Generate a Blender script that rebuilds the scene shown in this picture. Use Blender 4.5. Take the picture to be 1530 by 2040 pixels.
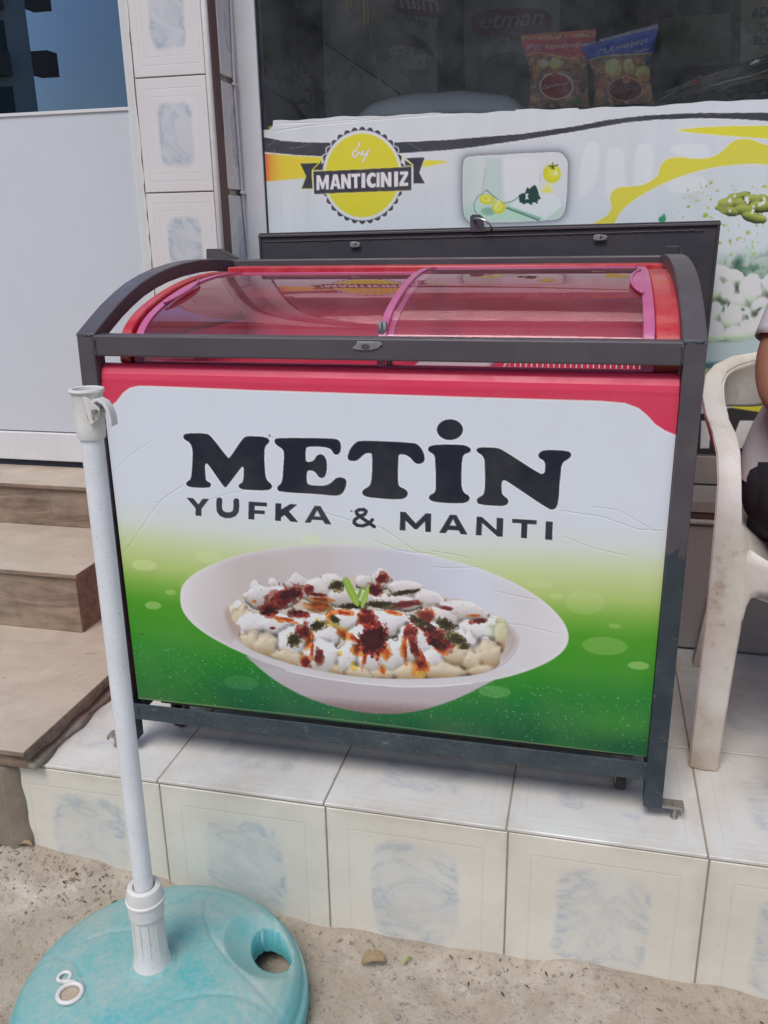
import bpy, bmesh, math, random
import numpy as np
from mathutils import Vector, Matrix
R_ = math.radians
for o in list(bpy.data.objects): bpy.data.objects.remove(o)
scene = bpy.context.scene
C = scene.collection

# ---------------------------------------------------------------- camera
CAM = np.array([.8578, -1.3342, .9817]); YAW, PITCH, ROLL, FPX = .2365, .3133, -.0169, 1718.23
def cam_axes():
    cy, sy = math.cos(YAW), math.sin(YAW)
    f = np.array([-sy*math.cos(PITCH), cy*math.cos(PITCH), -math.sin(PITCH)])
    r = np.array([cy, sy, 0.]); u = np.cross(r, f)
    return math.cos(ROLL)*r + math.sin(ROLL)*u, -math.sin(ROLL)*r + math.cos(ROLL)*u, f
CR, CU, CF = cam_axes()
cam = bpy.data.objects.new('camera', bpy.data.cameras.new('camera')); C.objects.link(cam)
cam.matrix_world = Matrix([[CR[0], CU[0], -CF[0], CAM[0]], [CR[1], CU[1], -CF[1], CAM[1]], [CR[2], CU[2], -CF[2], CAM[2]], [0, 0, 0, 1]])
cam.data.sensor_fit = 'HORIZONTAL'; cam.data.sensor_width = 36; cam.data.lens = FPX/1530*36
cam.data.clip_start = .05; cam.data.clip_end = 500
scene.camera = cam
scene.render.resolution_x = 768; scene.render.resolution_y = 1024
# where a measured photo point lies on a real plane (axis 0,1,2 = x,y,z held at val)
def at(px, py, ax, val):
    v = CF + (px-765)/FPX*CR - (py-1020)/FPX*CU
    t = (val-CAM[ax])/v[ax]
    return CAM + t*v
def px_of(P):
    d = P-CAM; z = d@CF
    return 765+FPX*(d@CR)/z, 1020-FPX*(d@CU)/z

# ---------------------------------------------------------------- light
SUN_EL, SUN_AZ = R_(58), R_(192)      # azimuth from +y clockwise: behind and left of the camera
w = bpy.data.worlds.new('World'); scene.world = w; w.use_nodes = True
nt = w.node_tree; nt.nodes.clear()
sky = nt.nodes.new('ShaderNodeTexSky'); sky.sky_type = 'NISHITA'; sky.sun_disc = False
sky.sun_elevation = SUN_EL; sky.sun_rotation = SUN_AZ; sky.dust_density = 1.6; sky.air_density = 1.0; sky.ozone_density = 1.0
bg = nt.nodes.new('ShaderNodeBackground'); bg.inputs[1].default_value = .12
wo = nt.nodes.new('ShaderNodeOutputWorld')
nt.links.new(sky.outputs[0], bg.inputs[0]); nt.links.new(bg.outputs[0], wo.inputs[0])
sl = bpy.data.lights.new('sun', 'SUN'); sl.energy = 1.45; sl.angle = R_(28); sl.color = (1, .955, .90)
so = bpy.data.objects.new('sun', sl); C.objects.link(so)
sd = Vector((math.sin(SUN_AZ)*math.cos(SUN_EL), math.cos(SUN_AZ)*math.cos(SUN_EL), math.sin(SUN_EL)))
so.rotation_euler = sd.to_track_quat('Z', 'Y').to_euler()
scene.view_settings.view_transform = 'Standard'; scene.view_settings.look = 'None'
scene.view_settings.exposure = 0.42; scene.view_settings.gamma = 1
scene.render.engine = 'CYCLES'
scene.cycles.max_bounces = 8; scene.cycles.transparent_max_bounces = 12; scene.cycles.caustics_reflective = False; scene.cycles.caustics_refractive = False

# ---------------------------------------------------------------- materials
def lin(c):
    c = np.asarray(c, float)/255.; return np.where(c <= .04045, c/12.92, ((c+.055)/1.055)**2.4)
class NT:
    def __init__(s, name):
        s.m = bpy.data.materials.new(name); s.m.use_nodes = True; s.t = s.m.node_tree; s.t.nodes.clear()
        s.out = s.n('ShaderNodeOutputMaterial')
    def n(s, typ, ins=None, **kw):
        nd = s.t.nodes.new(typ)
        for k, v in kw.items(): setattr(nd, k, v)
        if ins:
            for k, v in ins.items(): s.set(nd.inputs[k], v)
        return nd
    def set(s, inp, v):
        if isinstance(v, bpy.types.NodeSocket): s.t.links.new(v, inp)
        else:
            if isinstance(v, (tuple, list)) and len(v) == 3 and inp.type == 'RGBA': v = tuple(v)+(1,)
            inp.default_value = v
    def math(s, op, a, b=0., c=None, clamp=False):
        nd = s.n('ShaderNodeMath', operation=op, use_clamp=clamp); s.set(nd.inputs[0], a); s.set(nd.inputs[1], b)
        if c is not None: s.set(nd.inputs[2], c)
        return nd.outputs[0]
    def mix(s, f, a, b, mode='MIX'):
        nd = s.n('ShaderNodeMix', data_type='RGBA', blend_type=mode)
        s.set(nd.inputs[0], f); s.set(nd.inputs[6], a); s.set(nd.inputs[7], b); return nd.outputs[2]
    def coord(s, kind='Object', scale=(1, 1, 1)):
        tc = s.n('ShaderNodeTexCoord'); mp = s.n('ShaderNodeMapping', {'Scale': scale}); s.t.links.new(tc.outputs[kind], mp.inputs[0]); return mp.outputs[0]
    def noise(s, vec, scale, detail=4, rough=.55, dist=0.):
        nd = s.n('ShaderNodeTexNoise', {'Vector': vec, 'Scale': scale, 'Detail': detail, 'Roughness': rough, 'Distortion': dist}); return nd.outputs[0]
    def ramp(s, f, stops):
        nd = s.n('ShaderNodeValToRGB'); s.set(nd.inputs[0], f); e = nd.color_ramp.elements
        while len(e) < len(stops): e.new(.5)
        for el, (p, c) in zip(e, stops):
            el.position = p; el.color = (c, c, c, 1) if isinstance(c, (int, float)) else tuple(c)+(1,)
        return nd.outputs[0]
    def bump(s, h, strength=.3, dist=.002):
        nd = s.n('ShaderNodeBump', {'Height': h, 'Strength': strength, 'Distance': dist}); return nd.outputs[0]
    def pbr(s, **kw):
        nd = s.n('ShaderNodeBsdfPrincipled')
        for k, v in kw.items(): s.set(nd.inputs[k.replace('_', ' ')], v)
        return nd
    def end(s, sh):
        s.t.links.new(sh.outputs[0] if hasattr(sh, 'outputs') else sh, s.out.inputs[0]); return s.m
M = {}
def paint_mat(name, col, rough=.4, dirt=None, dirt_amt=.3, scale=9, metallic=0., bump=.05, bscale=180, spec=.5, speck=0., speck_col=(.5, .5, .48), coat=0., chips=0., chip_col=(.2, .19, .19)):
    t = NT(name); v = t.coord()
    n1 = t.noise(v, scale, 5, .6); n2 = t.noise(v, scale*7, 3, .6)
    f = t.ramp(t.math('ADD', t.math('MULTIPLY', n1, .7), t.math('MULTIPLY', n2, .3)), [(.42, 0.), (.68, 1.)])
    base = t.mix(t.math('MULTIPLY', f, dirt_amt), col, dirt if dirt else tuple(c*.75 for c in col))
    if speck > 0:
        sp = t.ramp(t.noise(v, 260, 2, .7), [(.66-.1*speck, 0.), (.72-.1*speck, 1.)])
        base = t.mix(t.math('MULTIPLY', sp, .6), base, speck_col)
    if chips > 0:
        cv = t.coord(scale=(1, 1, 2.2)); c1 = t.noise(cv, 38, 5, .75, .4); c2 = t.noise(v, 6, 3)
        cp = t.ramp(t.math('ADD', t.math('MULTIPLY', c1, .75), t.math('MULTIPLY', c2, .25)), [(.60, 0.), (.635, 1.)])
        base = t.mix(t.math('MULTIPLY', cp, chips), base, chip_col)
    r = t.math('ADD', t.math('MULTIPLY', f, .25), rough, clamp=True)
    M[name] = t.end(t.pbr(Base_Color=base, Roughness=r, Metallic=metallic, Normal=t.bump(t.noise(v, bscale, 3), bump, .001), Specular_IOR_Level=spec, Coat_Weight=coat))
    return M[name]
paint_mat('cage_paint', (.078, .066, .078), .38, (.085, .078, .078), .5, 9, bump=.12, bscale=120, spec=.6, speck=.0, chips=.35, chip_col=(.14, .13, .135))
paint_mat('cage_paint_worn', (.034, .050, .062), .42, (.085, .10, .105), .65, 16, bump=.25, bscale=120, speck=.35, speck_col=(.17, .19, .19), chips=.8, chip_col=(.17, .18, .175))
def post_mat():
    # skyline reflection put into the colour: darker, bluer below a ragged edge
    t = NT('post_paint_reflection'); v = t.coord(); sx = t.n('ShaderNodeSeparateXYZ'); t.t.links.new(v, sx.inputs[0])
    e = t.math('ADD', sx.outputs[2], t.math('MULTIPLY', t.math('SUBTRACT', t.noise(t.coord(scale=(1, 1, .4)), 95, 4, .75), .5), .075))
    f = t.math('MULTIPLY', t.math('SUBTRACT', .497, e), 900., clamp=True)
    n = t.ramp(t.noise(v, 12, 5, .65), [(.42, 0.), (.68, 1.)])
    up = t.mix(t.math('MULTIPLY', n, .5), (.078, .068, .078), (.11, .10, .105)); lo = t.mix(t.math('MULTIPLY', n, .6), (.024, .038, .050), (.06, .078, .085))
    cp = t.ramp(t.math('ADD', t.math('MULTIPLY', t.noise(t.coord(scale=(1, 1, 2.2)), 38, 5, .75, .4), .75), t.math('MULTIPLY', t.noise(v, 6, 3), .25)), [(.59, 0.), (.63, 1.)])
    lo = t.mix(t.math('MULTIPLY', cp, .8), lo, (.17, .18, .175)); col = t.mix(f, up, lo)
    M['post_paint_reflection'] = t.end(t.pbr(Base_Color=col, Roughness=t.math('ADD', .36, t.math('MULTIPLY', n, .2)), Normal=t.bump(t.math('ADD', t.noise(v, 120, 3), t.math('MULTIPLY', f, .6)), .2, .001)))
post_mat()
paint_mat('lid_paint', (.040, .036, .044), .5, (.07, .065, .07), .4, 12, bump=.1, spec=.35)
paint_mat('bare_weld', (.33, .32, .33), .45, (.16, .15, .15), .8, 90, metallic=.5, bump=.5)
paint_mat('bare_steel', (.40, .38, .34), .35, (.16, .13, .10), .7, 60, metallic=.6, bump=.3)
paint_mat('chrome', (.62, .62, .64), .12, (.3, .3, .3), .4, 40, metallic=1)
paint_mat('rubber', (.035, .032, .034), .7, (.10, .09, .08), .6, 30)
paint_mat('caster_plastic', (.10, .10, .12), .5, (.2, .18, .17), .6, 40)
paint_mat('red_plastic', (.70, .045, .105), .34, (.62, .06, .12), .25, 10, bump=.02, coat=.15)
paint_mat('red_rim', (.50, .022, .045), .3, (.60, .15, .11), .55, 22, coat=.2)
paint_mat('pink_frame', (.50, .12, .27), .3, (.45, .08, .2), .3, 20)
paint_mat('liner_red', (.62, .12, .22), .5, (.5, .09, .17), .4, 6)
paint_mat('white_wire', (.7, .7, .72), .4)
paint_mat('pvc_white', (.78, .80, .83), .35, (.55, .55, .55), .35, 12, speck=.05, speck_col=(.3, .27, .22), bump=.03)
paint_mat('abs_white', (.72, .71, .69), .4, (.5, .47, .42), .35, 25, speck=.25, speck_col=(.4, .36, .3))
paint_mat('door_white', (.61, .64, .69), .45, (.56, .575, .60), .3, 3, bump=.02, spec=.3)
paint_mat('frame_white', (.72, .73, .74), .4, (.5, .5, .5), .3, 8)
paint_mat('conduit', (.62, .6, .6), .4, (.45, .4, .38), .5, 20)
paint_mat('grout', (.30, .25, .20), .9, (.38, .33, .28), .6, 30, bump=.6)
paint_mat('brown_mortar', (.17, .105, .095), .85, (.21, .14, .125), .6, 25, bump=.5)
paint_mat('dark_gap', (.03, .035, .055), .8)
paint_mat('dirty_mortar', (.27, .22, .17), .95, (.16, .12, .09), .7, 9, bump=.8, bscale=60)
paint_mat('concrete', (.30, .29, .27), .9, (.22, .2, .18), .6, 4, bump=.6)
paint_mat('render_cream', (.5, .47, .42), .85, (.4, .37, .33), .5, 1.5, bump=.3, bscale=40)
paint_mat('render_white', (.6, .59, .56), .85, (.5, .48, .44), .4, 1.0)
paint_mat('render_brown', (.22, .15, .12), .85, (.17, .12, .1), .4, 1.0)
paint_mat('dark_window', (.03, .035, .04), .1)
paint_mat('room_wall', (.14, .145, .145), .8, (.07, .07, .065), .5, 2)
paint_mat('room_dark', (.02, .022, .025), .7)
paint_mat('panel_beige', (.33, .31, .27), .5, (.26, .24, .2), .5, 5)
paint_mat('carton', (.30, .27, .17), .7, (.24, .21, .14), .5, 8)
paint_mat('poster_grey', (.17, .17, .155), .5)
paint_mat('poster_red', (.12, .03, .04), .5)
paint_mat('poster_ink', (.03, .032, .035), .5)
paint_mat('poster_white', (.26, .25, .25), .5)
paint_mat('peg_yellow', (.38, .31, .16), .5)
paint_mat('string', (.4, .38, .34), .7)
paint_mat('sheet_plastic', (.85, .87, .9), .3, (.7, .72, .75), .5, 14, bump=.4, bscale=30)
paint_mat('noodle', (.5, .44, .34), .6, (.36, .3, .22), .6, 25)
paint_mat('label_red', (.5, .03, .03), .4)
paint_mat('asphalt', (.055, .055, .057), .9, (.08, .078, .075), .5, 2, bump=.5, bscale=200)
paint_mat('bark', (.10, .075, .055), .9, (.06, .045, .035), .6, 8, bump=.6, bscale=30)
paint_mat('stone', (.34, .30, .25), .85, (.25, .22, .18), .6, 60, bump=.5)
paint_mat('dry_leaf', (.33, .24, .14), .8, (.22, .15, .09), .6, 60)
paint_mat('green_leaf', (.25, .33, .06), .6)
paint_mat('skin', (.34, .17, .11), .5, (.30, .14, .09), .4, 18, bump=.08, bscale=300)
paint_mat('shirt', (.56, .56, .60), .85, (.47, .48, .52), .5, 20, bump=.5, bscale=350)
paint_mat('trousers', (.016, .018, .024), .85, (.026, .028, .034), .5, 20, bump=.4, bscale=300)
paint_mat('hair', (.018, .013, .010), .5, bump=.8, bscale=200)
paint_mat('shoe', (.05, .045, .045), .6)
paint_mat('eye_white', (.7, .68, .65), .2); paint_mat('eye_dark', (.03, .018, .01), .15); paint_mat('lips', (.30, .10, .09), .5)

def leaf_mat():
    t = NT('foliage'); oi = t.n('ShaderNodeNewGeometry'); v = t.coord()
    f = t.noise(v, 1.2, 3); g = t.math('ADD', t.math('MULTIPLY', oi.outputs['Random Per Island'], .6), t.math('MULTIPLY', f, .5))
    M['foliage'] = t.end(t.pbr(Base_Color=t.ramp(g, [(.15, (.022, .045, .012)), (.85, (.085, .13, .04))]), Roughness=.6))
leaf_mat()
# ceramic tile: embossed border lines and a blue-grey marbled field, in each tile's own UV
def tile_mat(name, base, inner, half=(.21, .27), line=(.085, .14), dirt=(.40, .33, .25), dirt_amt=.45, marble=(.22, .32, .44), m_amt=.8, rough=.22, warm=(.62, .55, .50)):
    t = NT(name); tc = t.n('ShaderNodeTexCoord'); sx = t.n('ShaderNodeSeparateXYZ'); t.t.links.new(tc.outputs['UV'], sx.inputs[0])
    v = t.coord()
    uo = t.n('ShaderNodeUVMap'); uo.uv_map = 'tid'; sid = t.n('ShaderNodeSeparateXYZ'); t.t.links.new(uo.outputs[0], sid.inputs[0])
    du = t.math('ABSOLUTE', t.math('SUBTRACT', sx.outputs[0], .5)); dv = t.math('ABSOLUTE', t.math('SUBTRACT', sx.outputs[1], .5))
    wob = t.math('MULTIPLY', t.math('SUBTRACT', t.noise(v, 30, 4), .5), .07)
    a = t.math('DIVIDE', t.math('ADD', du, wob), half[0]); b = t.math('DIVIDE', t.math('ADD', dv, wob), half[1])
    e = t.math('POWER', t.math('ADD', t.math('POWER', t.math('ABSOLUTE', a), 5.), t.math('POWER', t.math('ABSOLUTE', b), 5.)), .2)
    inside = t.ramp(e, [(.72, 1.), (1.0, 0.)]) if False else t.math('SUBTRACT', 1., t.math('MULTIPLY', t.math('SUBTRACT', e, .86), 7.), clamp=True)
    # streaks that run diagonally over the field, shifted per tile
    mp = t.n('ShaderNodeMapping', {'Scale': (7., 10., 1.), 'Rotation': (0, 0, .6)}); 
    cmb = t.n('ShaderNodeCombineXYZ'); t.set(cmb.inputs[0], t.math('ADD', sx.outputs[0], t.math('MULTIPLY', sid.outputs[0], .3)))
    t.set(cmb.inputs[1], t.math('ADD', sx.outputs[1], t.math('MULTIPLY', sid.outputs[0], .2))); t.set(cmb.inputs[2], t.math('MULTIPLY', sid.outputs[0], .15))
    t.t.links.new(cmb.outputs[0], mp.inputs[0])
    st = t.noise(mp.outputs[0], .30, 8, .62, .9)
    vein = t.ramp(st, [(.44, .05), (.50, .45), (.52, 1.), (.54, .4), (.62, .05)])
    ring = t.ramp(e, [(.0, .35), (.55, .45), (.85, 1.), (.999, .6)])
    fld = t.math('MULTIPLY', inside, t.math('ADD', t.math('MULTIPLY', t.math('MULTIPLY', vein, ring), 1.25), .06), clamp=True)
    col = t.mix(t.math('MULTIPLY', fld, m_amt), base, marble)
    col = t.mix(t.math('MULTIPLY', t.math('MULTIPLY', inside, .5), m_amt), col, inner)
    # embossed lines
    def frame(off):
        q = t.math('MAXIMUM', t.math('SUBTRACT', du, .5-off), t.math('SUBTRACT', dv, .5-off))
        return t.math('SUBTRACT', 1., t.math('MULTIPLY', t.math('ABSOLUTE', q), 160.), clamp=True)
    ln = t.math('ADD', frame(line[0]), t.math('MULTIPLY', frame(line[1]), .7), clamp=True)
    col = t.mix(t.math('MULTIPLY', ln, .16), col, tuple(c*.6 for c in base))
    # grime
    g1 = t.ramp(t.noise(v, 5.5, 6, .65), [(.40, 0.), (.70, 1.)]); g2 = t.ramp(t.noise(v, 70, 4, .7), [(.60, 0.), (.74, 1.)])
    edge = t.math('MULTIPLY', t.math('SUBTRACT', t.math('MAXIMUM', du, dv), .44), 14., clamp=True)
    gr = t.math('ADD', t.math('MULTIPLY', g1, .7), t.math('ADD', t.math('MULTIPLY', g2, .45), t.math('MULTIPLY', edge, t.math('MULTIPLY', g1, .8))), clamp=True)
    col = t.mix(t.math('MULTIPLY', gr, dirt_amt), col, dirt)
    h = t.math('SUBTRACT', t.math('MULTIPLY', t.noise(v, 12, 2), .5), ln)
    M[name] = t.end(t.pbr(Base_Color=col, Roughness=t.math('ADD', rough, t.math('MULTIPLY', gr, .45), clamp=True), Normal=t.bump(h, .25, .0012)))
tile_mat('tile_floor', (.70, .695, .66), (.66, .67, .68), half=(.27, .30), dirt=(.40, .33, .25), dirt_amt=.5, m_amt=.45, rough=.3)
tile_mat('tile_riser', (.74, .705, .62), (.66, .665, .64), half=(.26, .36), dirt=(.46, .40, .31), dirt_amt=.45, m_amt=.68, rough=.38, line=(.12, .12))
tile_mat('tile_pillar', (.71, .69, .68), (.44, .51, .58), half=(.25, .30), dirt=(.5, .44, .42), dirt_amt=.25, m_amt=.75, rough=.2, line=(.09, .16))
tile_mat('tile_wall', (.42, .385, .365), (.42, .40, .39), half=(.22, .30), dirt=(.34, .29, .25), dirt_amt=.4, m_amt=.3, rough=.3)

def wood_tile(name, base, dark, dust):
    t = NT(name); v = t.coord(scale=(1, 7, 7)); v2 = t.coord()
    g = t.noise(v, 3.2, 8, .68, 1.6); g2 = t.noise(v, 14, 6, .7, .6)
    col = t.mix(t.ramp(g, [(.36, 0.), (.62, 1.)]), dark, base)
    col = t.mix(t.math('MULTIPLY', t.ramp(g2, [(.45, 0.), (.7, 1.)]), .5), col, tuple(c*.62 for c in base))
    d = t.ramp(t.noise(v2, 9, 6, .65), [(.38, 0.), (.66, 1.)])
    nz = t.n('ShaderNodeNewGeometry'); s = t.n('ShaderNodeSeparateXYZ'); t.t.links.new(nz.outputs['Normal'], s.inputs[0])
    up = t.math('MULTIPLY', t.math('MAXIMUM', s.outputs[2], 0.), .68)     # dust lies on what faces up
    f = t.math('ADD', up, t.math('MULTIPLY', d, .28), clamp=True)
    col = t.mix(f, col, dust)
    sp = t.ramp(t.noise(v2, 48, 5, .7), [(.64, 0.), (.70, 1.)])
    col = t.mix(t.math('MULTIPLY', sp, .75), col, (.17, .115, .075))
    M[name] = t.end(t.pbr(Base_Color=col, Roughness=.6, Normal=t.bump(g2, .25, .001)))
wood_tile('wood_tile', (.34, .24, .165), (.11, .072, .052), (.54, .465, .37))

def ground_mat():
    t = NT('dirt'); v = t.coord()
    a = t.noise(v, 2.5, 6, .6); b = t.noise(v, 40, 6, .7); c = t.noise(v, 210, 3, .7)
    m = t.noise(v, 9, 6, .7, .5)
    col = t.mix(t.ramp(a, [(.35, 0.), (.65, 1.)]), (.40, .34, .26), (.56, .505, .42))
    col = t.mix(t.math('MULTIPLY', t.ramp(m, [(.42, 1.), (.60, 0.)]), .75), col, (.36, .30, .225))
    col = t.mix(t.math('MULTIPLY', t.ramp(m, [(.60, 0.), (.75, 1.)]), .7), col, (.66, .61, .53))
    col = t.mix(t.math('MULTIPLY', t.ramp(b, [(.5, 0.), (.72, 1.)]), .75), col, (.27, .22, .17))
    vo = t.n('ShaderNodeTexVoronoi', {'Vector': v, 'Scale': 120.}); 
    pb = t.ramp(vo.outputs[0], [(.10, 1.), (.24, 0.)])
    pm = t.math('MULTIPLY', pb, t.ramp(b, [(.48, 0.), (.60, 1.)]))
    col = t.mix(t.math('MULTIPLY', pm, .7), col, t.mix(c, (.15, .12, .10), (.55, .50, .44)))
    h = t.math('ADD', t.math('MULTIPLY', b, 1.), t.math('ADD', t.math('MULTIPLY', pm, .8), t.math('ADD', t.math('MULTIPLY', c, .5), t.math('MULTIPLY', m, 2.5))))
    M['dirt'] = t.end(t.pbr(Base_Color=col, Roughness=.95, Normal=t.bump(h, .7, .006)))
ground_mat()

def glass_mat(name, tint, f0=.04, dust=(.6, .58, .55), gloss_col=(1, 1, 1), rough=.0, boost=1.0, smudge_haze=0.):
    t = NT(name); fr = t.n('ShaderNodeFresnel', {'IOR': 1.5})
    # two faces of one pane: about twice the single-surface reflectance
    f = t.math('MULTIPLY', fr.outputs[0], 1.8*boost, clamp=True)
    v = t.coord()
    gl = t.n('ShaderNodeBsdfGlossy', {'Color': gloss_col, 'Roughness': rough})
    tr = t.n('ShaderNodeBsdfTransparent', {'Color': tint})
    mx = t.n('ShaderNodeMixShader'); t.set(mx.inputs[0], f); t.t.links.new(tr.outputs[0], mx.inputs[1]); t.t.links.new(gl.outputs[0], mx.inputs[2])
    o = mx
    if smudge_haze > 0:
        df = t.n('ShaderNodeBsdfDiffuse', {'Color': dust}); m2 = t.n('ShaderNodeMixShader')
        t.set(m2.inputs[0], t.math('MULTIPLY', t.ramp(t.noise(v, 7, 6, .7), [(.35, .25), (.75, 1.)]), smudge_haze))
        t.t.links.new(mx.outputs[0], m2.inputs[1]); t.t.links.new(df.outputs[0], m2.inputs[2]); o = m2
    M[name] = t.end(o)
glass_mat('shop_glass', (.93, .95, .95), smudge_haze=.11, boost=1.1, dust=(.5, .55, .6))  # diffuse film paints in the hazy veil reflections over the dark interior
glass_mat('door_glass', (.30, .36, .42), boost=1.6, gloss_col=(.52, .72, 1.))
glass_mat('freezer_glass', (1., .93, .96), smudge_haze=.16, rough=.012, boost=.6, gloss_col=(1, .86, .9), dust=(.56, .30, .38))
glass_mat('bag_film', (.93, .93, .93), rough=.12)

def turq():
    t = NT('turquoise_plastic'); v = t.coord()
    n = t.noise(v, 9, 7, .7, .5); n2 = t.noise(v, 110, 4, .75); n3 = t.noise(v, 3, 2)
    nz = t.n('ShaderNodeNewGeometry'); s = t.n('ShaderNodeSeparateXYZ'); t.t.links.new(nz.outputs['Normal'], s.inputs[0])
    up = t.math('POWER', t.math('MAXIMUM', s.outputs[2], 0.), 2.5)
    f = t.math('ADD', t.math('MULTIPLY', n, .7), t.math('MULTIPLY', n2, .6)); f = t.math('ADD', f, t.math('MULTIPLY', n3, .5))
    f = t.ramp(t.math('MULTIPLY', f, .5), [(.31, 0.), (.50, 1.)]); f = t.math('MULTIPLY', f, t.math('ADD', t.math('MULTIPLY', up, .85), .12), clamp=True)
    col = t.mix(f, (.075, .40, .43), (.38, .45, .40))
    sp = t.ramp(t.noise(v, 160, 3, .7), [(.70, 0.), (.74, 1.)]); col = t.mix(t.math('MULTIPLY', sp, .5), col, (.2, .2, .16))
    M['turquoise_plastic'] = t.end(t.pbr(Base_Color=col, Roughness=t.math('ADD', .35, t.math('MULTIPLY', f, .45)), Normal=t.bump(n2, .15, .001)))
turq()
def chair_mat():
    t = NT('chair_plastic'); v = t.coord()
    n = t.ramp(t.noise(v, 6, 6, .65), [(.44, 0.), (.66, 1.)]); n2 = t.ramp(t.noise(v, 22, 6, .75), [(.52, 0.), (.68, 1.)])
    col = t.mix(t.math('MULTIPLY', n, .55), (.74, .715, .67), (.54, .46, .36))
    col = t.mix(t.math('MULTIPLY', t.math('MULTIPLY', n2, n), .8), col, (.27, .17, .09))
    # ground-in brown dirt near the foot
    sx = t.n('ShaderNodeSeparateXYZ'); t.t.links.new(v, sx.inputs[0])
    ft = t.math('SUBTRACT', 1., t.math('MULTIPLY', sx.outputs[2], 7.), clamp=True)
    col = t.mix(t.math('MULTIPLY', ft, t.math('ADD', .15, t.math('MULTIPLY', t.noise(v, 16, 5), .9)), clamp=True), col, (.36, .25, .15))
    M['chair_plastic'] = t.end(t.pbr(Base_Color=col, Roughness=.5, Normal=t.bump(t.noise(v, 60, 3), .08, .001)))
chair_mat()
# print: colours from the mesh's own colour attribute; creases of the film as bump
def print_mat(name, rough=.3, crease=0., spec=.5):
    t = NT(name); a = t.n('ShaderNodeVertexColor', layer_name='ink'); v = t.coord()
    kw = {}
    h = t.noise(v, 6, 2)
    if crease:
        hh = t.n('ShaderNodeAttribute', attribute_name='crease')
        h = t.math('ADD', t.math('MULTIPLY', h, .3), t.math('MULTIPLY', hh.outputs['Fac'], crease))
    d = t.ramp(t.noise(v, 5, 6, .7), [(.45, 0.), (.8, 1.)])
    col = t.mix(t.math('MULTIPLY', d, .10), a.outputs[0], (.45, .42, .36))
    M[name] = t.end(t.pbr(Base_Color=col, Roughness=rough, Normal=t.bump(h, .5, .002), Specular_IOR_Level=spec))
print_mat('front_print', .32, .5, .4); print_mat('decal_print', .4, .6, .35); print_mat('bag_print', .35)

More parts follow.
